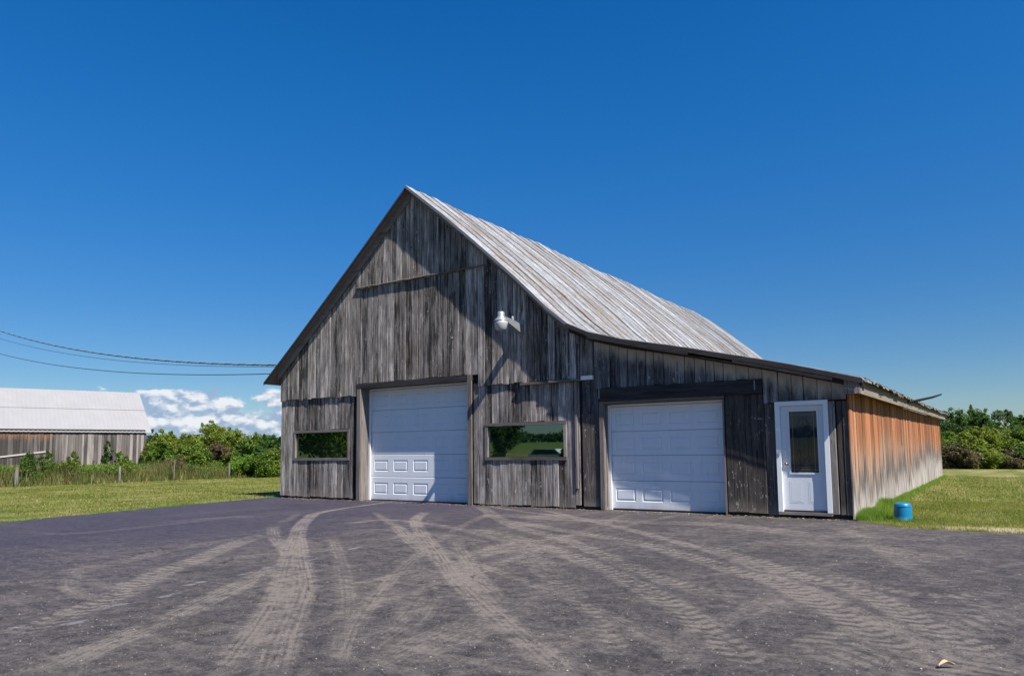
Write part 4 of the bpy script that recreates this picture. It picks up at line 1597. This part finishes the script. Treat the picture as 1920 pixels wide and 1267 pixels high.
GR = 'trees and bushes of the hedgerow at the right'
RTL = [
    (1735, 80, 5.3, 2.8, 'leaf_dark', 'hedgerow_tree', 'dark green tree just showing past the end of the lean-to'),
    (1790, 82, 6.2, 3.0, 'leaf_dark', 'hedgerow_tree', 'tall dark domed tree first from the barn end'),
    (1818, 84, 6.5, 3.0, 'leaf_mid', 'hedgerow_tree', 'tallest rounded deep green tree of the right hedgerow'),
    (1848, 80, 5.7, 2.8, 'leaf_dark', 'hedgerow_tree', 'dark tree with a shaded hollow in the middle of the hedgerow'),
    (1888, 82, 6.4, 2.5, 'leaf_bluish', 'hedgerow_tree', 'grey-green feathery tree with a spiky open top'),
    (1925, 80, 5.3, 2.6, 'leaf_dark', 'hedgerow_tree', 'dark tree cut by the right edge of the picture'),
    (1775, 74, 3.6, 2.3, 'leaf_mid', 'hedgerow_bush', 'mid green bush under the first dark tree'),
    (1828, 73, 3.9, 2.5, 'leaf_yellow', 'hedgerow_bush', 'large lime-green bush in the middle of the hedgerow'),
    (1868, 73, 3.5, 2.3, 'leaf_yellow', 'hedgerow_bush', 'yellowish bush right of the large lime one'),
    (1905, 74, 3.9, 2.3, 'leaf_mid', 'hedgerow_bush', 'green bush under the feathery tree'),
    (1938, 73, 3.4, 2.2, 'leaf_yellow', 'hedgerow_bush', 'lime bush at the far right edge'),
    (1795, 69, 1.9, 1.9, 'leaf_brown', 'hedgerow_bush', 'brownish grey brush at the foot of the hedgerow near the barn'),
    (1850, 69, 1.6, 1.9, 'leaf_yellow', 'hedgerow_bush', 'low straw-green bush at the mown edge'),
    (1892, 69, 1.5, 1.6, 'leaf_brown', 'hedgerow_bush', 'low dull brown brush at the mown edge further right'),
    (1918, 69, 1.8, 1.7, 'leaf_dark', 'hedgerow_bush', 'low dark bush at the mown edge far right'),
]
for i, (px_, dp, h_, r_, lf_, nm, lb) in enumerate(RTL):
    x, y_ = line_pt(px_, dp)
    tree(nm, x, y_, h_, r_, lf_, lb, 'tree' if 'tree' in nm else 'bush', 300+i, n=13000, size=.105, base=.03 if 'bush' in nm else .15, group=GR, multi=2 if 'bush' in nm else 1)

# small growth against the far barn
for i, (u_, h_, r_, lb) in enumerate([(LEN-2.9, 1.9, .55, 'vine-like dark bush climbing the far barn wall'), (LEN-2.0, .9, .7, 'bushy weeds right of the climbing bush'), (LEN-7.0, 1.15, .4, 'thin sapling at the far barn wall below the slanting board'), (LEN-5.2, 1.0, .5, 'small bush at the middle of the far barn wall'), (LEN-.2, 1.3, .4, 'green creeper at the right end of the far barn')]):
    q = A_+fu*u_-fn*.7
    tree('wall_bush', q.x, q.y, h_+.15, r_, 'leaf_dark' if i in (0, 4) else 'leaf_mid', lb, 'bush', 500+i, n=2000, size=.06, base=.05, group='bushes along the far barn wall', clumps=8)

# far wood on the skyline, one mass
rng = np.random.default_rng(5)
cen, rad, cnt = [], [], []
for i in range(230):
    px_ = -60+rng.random()*1060*.62
    dp = 190+rng.random()*70
    x, y_ = line_pt(px_, dp)
    z = float(ground_h(x, y_))
    hh = 3.2+rng.random()*2.6
    cen.append((x, y_, z+hh*.55))
    rad.append(hh*.62)
    cnt.append(330)
co, fc = leaf_cloud(cen, rad, cnt, .42, rng, .95)
tag(big_mesh('far_wood', co, fc, 3, M['far_leaf']), 'hazy dark green wood along the skyline at the left', 'wood', kind='stuff')
# pole leaning in the bushes
lpz = MB().tube([(-34.88, 15.0, .15), (-34.62, 15.07, 1.28)], .028, 6).build('leaning_pole', M['paleboard'])
tag(lpz, 'pale thin pole leaning in the bushes at the left corner of the barn', 'pole')


# fence posts in the weeds
def fence_post(x, y, h, r, lb):
    z0 = float(ground_h(x, y))
    pts = [(x, y, z0-.1), (x+.01, y, z0+h*.5), (x-.02, y+.02, z0+h)]
    o = MB().tube([(0, 0, -.1), (.01, 0, h*.5), (-.03, .02, h)], [r, r*.95, r*.8], 8).build('fence_post', M['post'], None, (x, y, z0))
    tag(o, lb, 'post', 'old fence posts in the weeds')


for q, h_, r_, lb in (((-33.9, .25), .85, .085, 'thick grey fence post, leftmost in the weeds'), ((-33.8, 4.75), .80, .06, 'weathered fence post in front of the far barn'),
                      ((-33.8, 7.6), 1.05, .03, 'thin fence stake right of the far barn'), ((-33.8, 10.9), .8, .05, 'short dark fence post before the bushes')):
    fence_post(q[0], q[1], h_, r_, lb)


# ---- grasses: blades as narrow triangles
def blades(P, h, w, rng, lean=.35):
    n = len(P)
    a = rng.random(n)*2*math.pi
    dx, dy = np.cos(a), np.sin(a)
    hh = h*(.5+rng.random(n))
    ww = w*(.6+.8*rng.random(n))
    la = rng.random(n)*2*math.pi
    l_ = lean*hh*rng.random(n)
    v0 = P-np.stack([dx*ww, dy*ww, 0*ww], -1)*.5
    v1 = P+np.stack([dx*ww, dy*ww, 0*ww], -1)*.5
    v2 = P+np.stack([np.cos(la)*l_, np.sin(la)*l_, hh], -1)
    co = np.stack([v0, v1, v2], 1).reshape(-1, 3)
    return co, np.arange(n*3)


rng = np.random.default_rng(21)
# weed strip along the old fence line, x about -34
n = 52000
yy = rng.random(n)*72-14
clump = np.sin(yy*.9)*.5+np.sin(yy*2.3+1)*.3+np.sin(yy*.31)*.4
xx = -35.6+rng.normal(size=n)*1.35+np.sin(yy*.6)*.3
sel = xx < -33.3+np.sin(yy*1.7)*.25
xx, yy, clump = xx[sel], yy[sel], clump[sel]
P = np.stack([xx, yy, ground_h(xx, yy)], -1)
hgt = np.clip(.58+.28*clump, .25, 1.1)*np.clip((-33.0-xx)/1.8, .35, 1)
co, fc = blades(P, hgt, .045, rng, .6)
tag(big_mesh('weeds', co, fc, 3, M['weed']), 'strip of tall brown and green weeds along the old fence line', 'weeds', kind='stuff')
cen, rad, cnt = [], [], []
for i in range(230):
    y_ = rng.random()*70-14
    x = -35.2-abs(rng.normal())*1.3
    hh = .25+rng.random()*.35
    cen.append((x, y_, float(ground_h(x, y_))+hh)); rad.append(.35+rng.random()*.45); cnt.append(150)
co, fc = leaf_cloud(cen, rad, cnt, .06, rng, .8, zmin=.03)
tag(big_mesh('weed_leaves', co, fc, 3, M['leaf_mid']), 'leafy green weeds growing through the strip by the fence posts', 'weeds', kind='stuff')
for i, (x, y_, h_, r_, lf_, lb) in enumerate([(-35.2, 1.6, 1.25, 1.0, 'leaf_mid', 'bramble bush just right of the thick fence post'), (-35.4, -1.0, 1.0, 1.0, 'leaf_brown', 'brownish bramble bush at the left edge of the picture'),
                                   (-35.4, 3.2, 1.0, .9, 'leaf_yellow', 'yellow-green bramble bush in the weeds before the far barn'), (-35.6, 6.0, .95, .9, 'leaf_mid', 'green bramble bush right of the second fence post'),
                                   (-35.8, 9.2, 1.0, 1.0, 'leaf_brown', 'brown bramble bush right of the far barn'), (-34.9, 12.6, 1.1, .9, 'tuft', 'fresh green bramble bush close to the barn corner')]):
    tree('bramble_bush', x, y_, h_, r_, lf_, lb, 'bush', 700+i, n=4200, size=.045, base=.05, group='bramble bushes in the weed strip', clumps=12, multi=2)

# rough green pasture behind the weeds
n = 26000
xx = -37-rng.random(n)*18
yy = rng.random(n)*50-12
P = np.stack([xx, yy, ground_h(xx, yy)], -1)
co, fc = blades(P, .22, .08, rng, .5)
tag(big_mesh('pasture_grass', co, fc, 3, M['tuft']), 'rough green pasture between the weeds and the far barn', 'grass', kind='stuff')

# mown lawn blades: right side and left side
def lawn_pts(n, x0, x1, y0, y1, cond):
    x = x0+rng.random(n)*(x1-x0)
    y = y0+rng.random(n)*(y1-y0)
    k = cond(x, y)
    x, y = x[k], y[k]
    return np.stack([x, y, ground_h(x, y)], -1)


def right_ok(x, y):
    return (x > .03) & (y > top_edge(x)+.02)


P1 = lawn_pts(150000, 0.03, 8, -1.5, 6, right_ok)
P2 = lawn_pts(70000, 0.03, 14, 6, 24, right_ok)
def patchy(P, keep=.35):
    x, y = P[:, 0], P[:, 1]
    q = np.sin(x*1.9+1.3*np.sin(y*.8))+np.sin(y*1.3+2*np.sin(x*.6))+.6*np.sin(x*5.3+y*2.1)+.6*np.sin(y*4.7-x*3.3)
    return P[(q > -.5+.6*rng.normal(size=len(P))) | (rng.random(len(P)) < keep)]


P1, P2 = patchy(P1), patchy(P2)
P3 = lawn_pts(120000, -33, -14.5, -7, 14, lambda x, y: (x < left_edge(y)-.02) | (y > .36))
sandy = ((P1[:, 0]-2.75)*.75)**2+((P1[:, 1]+.55)*2.4)**2 < 1.0+.8*rng.random(len(P1))
P3 = patchy(P3, .25)
P1 = P1[~sandy | (rng.random(len(P1)) < .12)]
for P, h_, w_ in ((P1, .040, .008), (P2, .05, .016), (P3, .045, .018)):
    co, fc = blades(P, h_, w_, rng, .8)
    lb = {len(P1): 'short mown grass right of the barn by the blue drum', len(P2): 'mown grass further along the lean-to wall', len(P3): 'mown grass left of the yard'}[len(P)]
    tag(big_mesh('lawn_grass', co, fc, 3, M['lawn_blade']), lb, 'grass', kind='stuff')
# ragged tufts creeping over the pavement edge
n = 2600
yy = -13+rng.random(n)*13.3
cl = (np.sin(yy*3.1)+np.sin(yy*7.7+2)+np.sin(yy*1.3)) > -.3+rng.normal(size=n)*.5
P = np.stack([left_edge(yy)+rng.normal(size=n)*.07, yy, 0*yy], -1)[cl]
co, fc = blades(P, .065, .012, rng, 1.0)
tag(big_mesh('edge_grass', co, fc, 3, M['tuft']), 'grass tufts creeping over the left pavement edge', 'grass', kind='stuff')
n = 4200
xx = .1+rng.random(n)*5
cl = (np.sin(xx*4.1)+np.sin(xx*9.7+2)+np.sin(xx*2.3)) > -.2+rng.normal(size=n)*.5
P = np.stack([xx, top_edge(xx)+rng.normal(size=n)*.06+.01, 0*xx], -1)[cl]
co, fc = blades(P, .05, .008, rng, 1.0)
tag(big_mesh('edge_grass', co, fc, 3, M['lawn_blade']), 'dry grass tufts creeping over the right pavement edge', 'grass', kind='stuff')
# taller tufts left standing along the lean-to wall and round the bucket
n = 7000
yy = np.abs(rng.normal(size=n))*5.5
yy = np.concatenate([yy, rng.random(5000)*24, -.1+rng.random(5000)*1.7, 3.2+rng.normal(size=2400)*.35])
xx = .03+np.abs(rng.normal(size=len(yy)))*.10*(1+1.0*np.exp(-((yy-.6)/1.0)**2))
k = right_ok(xx, yy)
P = np.stack([xx[k], yy[k], 0*xx[k]], -1)
hb = .10+.09*np.exp(-((P[:, 1]-3.2)/.5)**2)+.05*np.exp(-((P[:, 1]-.7)/.7)**2)
co, fc = blades(P, hb, .010, rng, .7)
tag(big_mesh('grass_tufts', co, fc, 3, M['tuft']), 'uncut bright grass tufts along the foot of the lean-to wall', 'grass', kind='stuff')
a = rng.random(700)*2*math.pi
rr = .15+np.abs(rng.normal(size=700))*.07
P = np.stack([.745+np.cos(a)*rr, .42+np.sin(a)*rr, 0*a], -1)
co, fc = blades(P, .07, .007, rng, .7)
tag(big_mesh('grass_tufts', co, fc, 3, M['tuft']), 'slightly longer grass round the foot of the blue drum', 'grass', kind='stuff')

# ------------------------------------------------------------------ litter on the yard
def curl(name, x, y, l, w, mat, lb, cat, seed):
    r_ = random.Random(seed)
    v, f = [], []
    n = 7
    a = r_.uniform(0, 3.1)
    for i in range(n):
        t = i/(n-1)
        ww = w*math.sin(math.pi*(.08+.84*t))
        z = .012+.022*math.sin(t*math.pi)+.008*r_.random()
        for s_ in (-1, 0, 1):
            u, q = (t-.5)*l, s_*ww/2
            v.append((u*math.cos(a)-q*math.sin(a), u*math.sin(a)+q*math.cos(a), z+(.012 if s_ else 0)))
    for i in range(n-1):
        for k_ in range(2):
            f.append((i*3+k_, (i+1)*3+k_, (i+1)*3+k_+1, i*3+k_+1))
    o = mesh_obj(name, v, f, mat, None, (x, y, .008))
    md = o.modifiers.new('t', 'SOLIDIFY')
    md.thickness = .002
    return tag(o, lb, cat)


M['dry'] = plain('dry_leaf', (.42, .30, .18), .8, 0, .3, 30)
qx, qy = gp(1776, 1256)
curl('dry_leaf', qx, qy, .10, .035, M['dry'], 'curled dry leaf on the asphalt at the bottom right', 'leaf', 3)
pb = MB()
for i in range(110):
    px_, py_ = random.uniform(0, 1920), random.uniform(985, 1267)
    x, y_ = gp(px_, py_)
    if not (-16 < x < 5 and y_ < -1.2):
        continue
    s_ = random.uniform(.003, .007)
    b0 = len(pb.v)
    for (a, b_, c_) in ((1, 0, 0), (0, 1, 0), (-1, 0, 0), (0, -1, 0), (0, 0, 1), (0, 0, -1)):
        k_ = random.uniform(.6, 1.3)*s_
        pb.v.append((x+a*k_*1.4, y_+b_*k_, .018+c_*k_*.6))
    for a, b_, c_ in ((0, 1, 4), (1, 2, 4), (2, 3, 4), (3, 0, 4), (1, 0, 5), (2, 1, 5), (3, 2, 5), (0, 3, 5)):
        pb.f.append((b0+a, b0+b_, b0+c_))

# loose aggregate standing proud of the asphalt near the camera
def chips(n, rmax, smin, smax):
    rg = np.random.default_rng(77)
    rr_ = 3.0+rmax*rg.random(n)**.9
    an = rg.uniform(-.68, .68, n)
    dx_ = math.cos(math.pi/2+yaw)*np.cos(an)-math.sin(math.pi/2+yaw)*np.sin(an)
    dy_ = math.sin(math.pi/2+yaw)*np.cos(an)+math.cos(math.pi/2+yaw)*np.sin(an)
    x_, y__ = CAM_P.x+dx_*rr_, CAM_P.y+dy_*rr_
    k_ = (x_ > left_edge(y__)+.1) & (y__ < -1.3) & (x_ < 9)
    x_, y__ = x_[k_], y__[k_]
    n = len(x_)
    sz = (smin+(smax-smin)*rg.random(n)**2)
    dirs = np.array([(1, 0, 0), (-.5, .87, 0), (-.5, -.87, 0), (.1, .05, .75)])
    jit = rg.uniform(.6, 1.4, (n, 4, 1))
    an2 = rg.random(n)*6.28
    ca, sa = np.cos(an2)[:, None], np.sin(an2)[:, None]
    D = dirs[None]*jit*sz[:, None, None]
    X_ = D[..., 0]*ca-D[..., 1]*sa
    Y_ = D[..., 0]*sa+D[..., 1]*ca
    zb_ = 0.012+0.005*np.sin(x_*.9+.4)*np.sin(y__*.7)
    co_ = np.stack([x_[:, None]+X_, y__[:, None]+Y_, zb_[:, None]+D[..., 2]+.0005], -1).reshape(-1, 3)
    f_ = (np.arange(n)[:, None]*4+np.array([[0, 1, 3, 1, 2, 3, 2, 0, 3]])).ravel()
    return co_, f_


def chip_mat():
    m, g, b = new_mat('aggregate')
    geo = g.n('ShaderNodeNewGeometry')
    rp = geo.outputs['Random Per Island']
    c = g.mix(g.ss(rp, 0.0, 0.75), (0.012, 0.011, 0.012), (0.10, 0.088, 0.082))
    c = g.mix(g.ss(rp, 0.84, 1.0), c, (0.28, 0.25, 0.22))
    g.put(b.inputs['Base Color'], c)
    b.inputs['Roughness'].default_value = 0.8
    return m


co, fc = chips(90000, 9.5, .0025, .0068)
tag(big_mesh('aggregate', co, fc, 3, chip_mat()), 'coarse dark aggregate of the asphalt surface', 'grit', kind='stuff')
tag(pb.build('pebbles', plain('pebble', (.38, .34, .28), .9, 0, .3, 30)), 'tiny pale chips and grit scattered over the asphalt', 'grit', kind='stuff')
# soil crumbs under the ragged boards by the entry door
sb = MB()
for i in range(160):
    x = random.uniform(-2.3, .05)
    y_ = random.uniform(-.10, .04)
    s_ = random.uniform(.008, .028)
    b0 = len(sb.v)
    for (a, b_, c_) in ((1, 0, 0), (0, 1, 0), (-1, 0, 0), (0, -1, 0), (0, 0, 1), (0, 0, -1)):
        k_ = random.uniform(.6, 1.3)*s_
        sb.v.append((x+a*k_*1.4, y_+b_*k_, .015+c_*k_*.6))
    for a, b_, c_ in ((0, 1, 4), (1, 2, 4), (2, 3, 4), (3, 0, 4), (1, 0, 5), (2, 1, 5), (3, 2, 5), (0, 3, 5)):
        sb.f.append((b0+a, b0+b_, b0+c_))
tag(sb.build('soil_crumbs', M['soil']), 'dark soil crumbs below the entry door', 'soil', kind='stuff')

db = MB()
for i in range(420):
    u_ = random.random()
    x = -15.8+15.8*u_
    y_ = -abs(random.gauss(0, .22))-.03
    l_ = random.uniform(.015, .05)
    a_ = random.uniform(0, 3.14)
    b0 = len(db.v)
    z_ = .020+random.uniform(0, .006)
    for (a, b_) in ((-1, 0), (0, .35), (1, 0), (0, -.35)):
        db.v.append((x+l_*(a*math.cos(a_)-b_*math.sin(a_)), y_+l_*(a*math.sin(a_)+b_*math.cos(a_)), z_+(0.006 if b_ else 0)))
    db.f.append((b0, b0+1, b0+2))
    db.f.append((b0, b0+2, b0+3))
tag(db.build('leaf_litter', M['dry']), 'dry leaf scraps and straw blown along the foot of the barn front', 'leaf litter', kind='stuff')

# ------------------------------------------------------------------ what the windows mirror (behind the camera)
GB = 'trees across the yard, seen mirrored in the windows'
BT = [(-33, -17, 7.5, 3.6, 'leaf_mid', 'leafy tree mirrored whole in the left window'), (-38, -24, 8.5, 4.0, 'leaf_dark', 'large dark tree mirrored behind the leafy one'), (-29, -22, 5.0, 2.8, 'leaf_mid', 'smaller leafy tree mirrored low in the left window'),
      (-36, -12, 6.5, 3.0, 'leaf_dark', 'dark tree mirrored at the side of the left window'),
      (-50, -62, 6.0, 2.6, 'leaf_dark', 'dark tree with a visible trunk mirrored in the right window'), (-66, -85, 6.5, 3.6, 'leaf_dark', 'broad dark tree on the mirrored field'),
      (-19.6, -26, 1.5, 1.6, 'leaf_dark', 'low dark bush mirrored at the lower corner of the right window'), (-29, -30, 1.0, .9, 'leaf_dark', 'small round shrub mirrored on the field')]
for i, (x, y_, h_, r_, lf_, lb) in enumerate(BT):
    tree('yard_tree' if h_ > 3 else 'yard_shrub', x, y_, h_, r_, lf_, lb, 'tree' if h_ > 3 else 'shrub', 900+i, n=5500, size=.17, base=.18, group=GB, clumps=18)
cen, rad, cnt = [], [], []
for i in range(90):
    x = -150+rng.random()*150
    y_ = -150-rng.random()*25
    hh = 1.5+rng.random()*1.5
    cen.append((x, y_, float(ground_h(x, y_))+hh*.5)); rad.append(hh*.6); cnt.append(160)
co, fc = leaf_cloud(cen, rad, cnt, .8, rng, .9)
tag(big_mesh('hill_wood', co, fc, 3, M['far_leaf']), 'dark wood on the rise mirrored in the right window', 'wood', kind='stuff')
ln_ = MB()
pts = [(-70+i*3.0, -44+math.sin(i*.2)*1.0) for i in range(40)]
for i in range(len(pts)-1):
    (xa, ya), (xb, yb) = pts[i], pts[i+1]
    b0 = len(ln_.v)
    for (x, y_) in ((xa, ya-1.8), (xb, yb-1.8), (xb, yb+1.8), (xa, ya+1.8)):
        ln_.v.append((x, y_, float(ground_h(x, y_))+.10))
    ln_.f.append((b0, b0+1, b0+2, b0+3))
tag(ln_.build('lane', M['road']), kind='structure', label='grey lane crossing the field behind the yard')

# parked car, seen only mirrored
car = empty('parked_car', (-29.8, -40.0, float(ground_h(-29.8, -40.0))+.1), label='white parked estate car mirrored small in the right window', cat='car')
bd = MB()
side = [(-2.2, .35), (2.15, .35), (2.2, .75), (1.2, .92), (.55, 1.42), (-1.55, 1.45), (-2.15, .95)]
bd.prism(side, 'y', -.85, .85)
bd.build('body', M['white_trim'], car)
for yy_ in (-.87, .855):
    MB().prism([(-1.9, .96), (.98, .96), (.5, 1.36), (-1.5, 1.38)], 'y', yy_, yy_+.015).build('side_window', M['door_glass'], car)
for xx_ in (-1.35, 1.35):
    for yy_ in (-.9, .72):
        wv = MB().lathe([(.32, 0), (.33, .03), (.33, .15), (.32, .18)], n=18)
        wo_ = wv.build('wheel', M['cable'], car, (xx_, yy_, .33))
        wo_.rotation_euler = (R(-90), 0, 0)
print('planks', sum(1 for o in bpy.data.objects if o.name.startswith('plank')), 'front', n_front, 'tris', sum(len(o.data.polygons) for o in bpy.data.objects if o.type == 'MESH'))
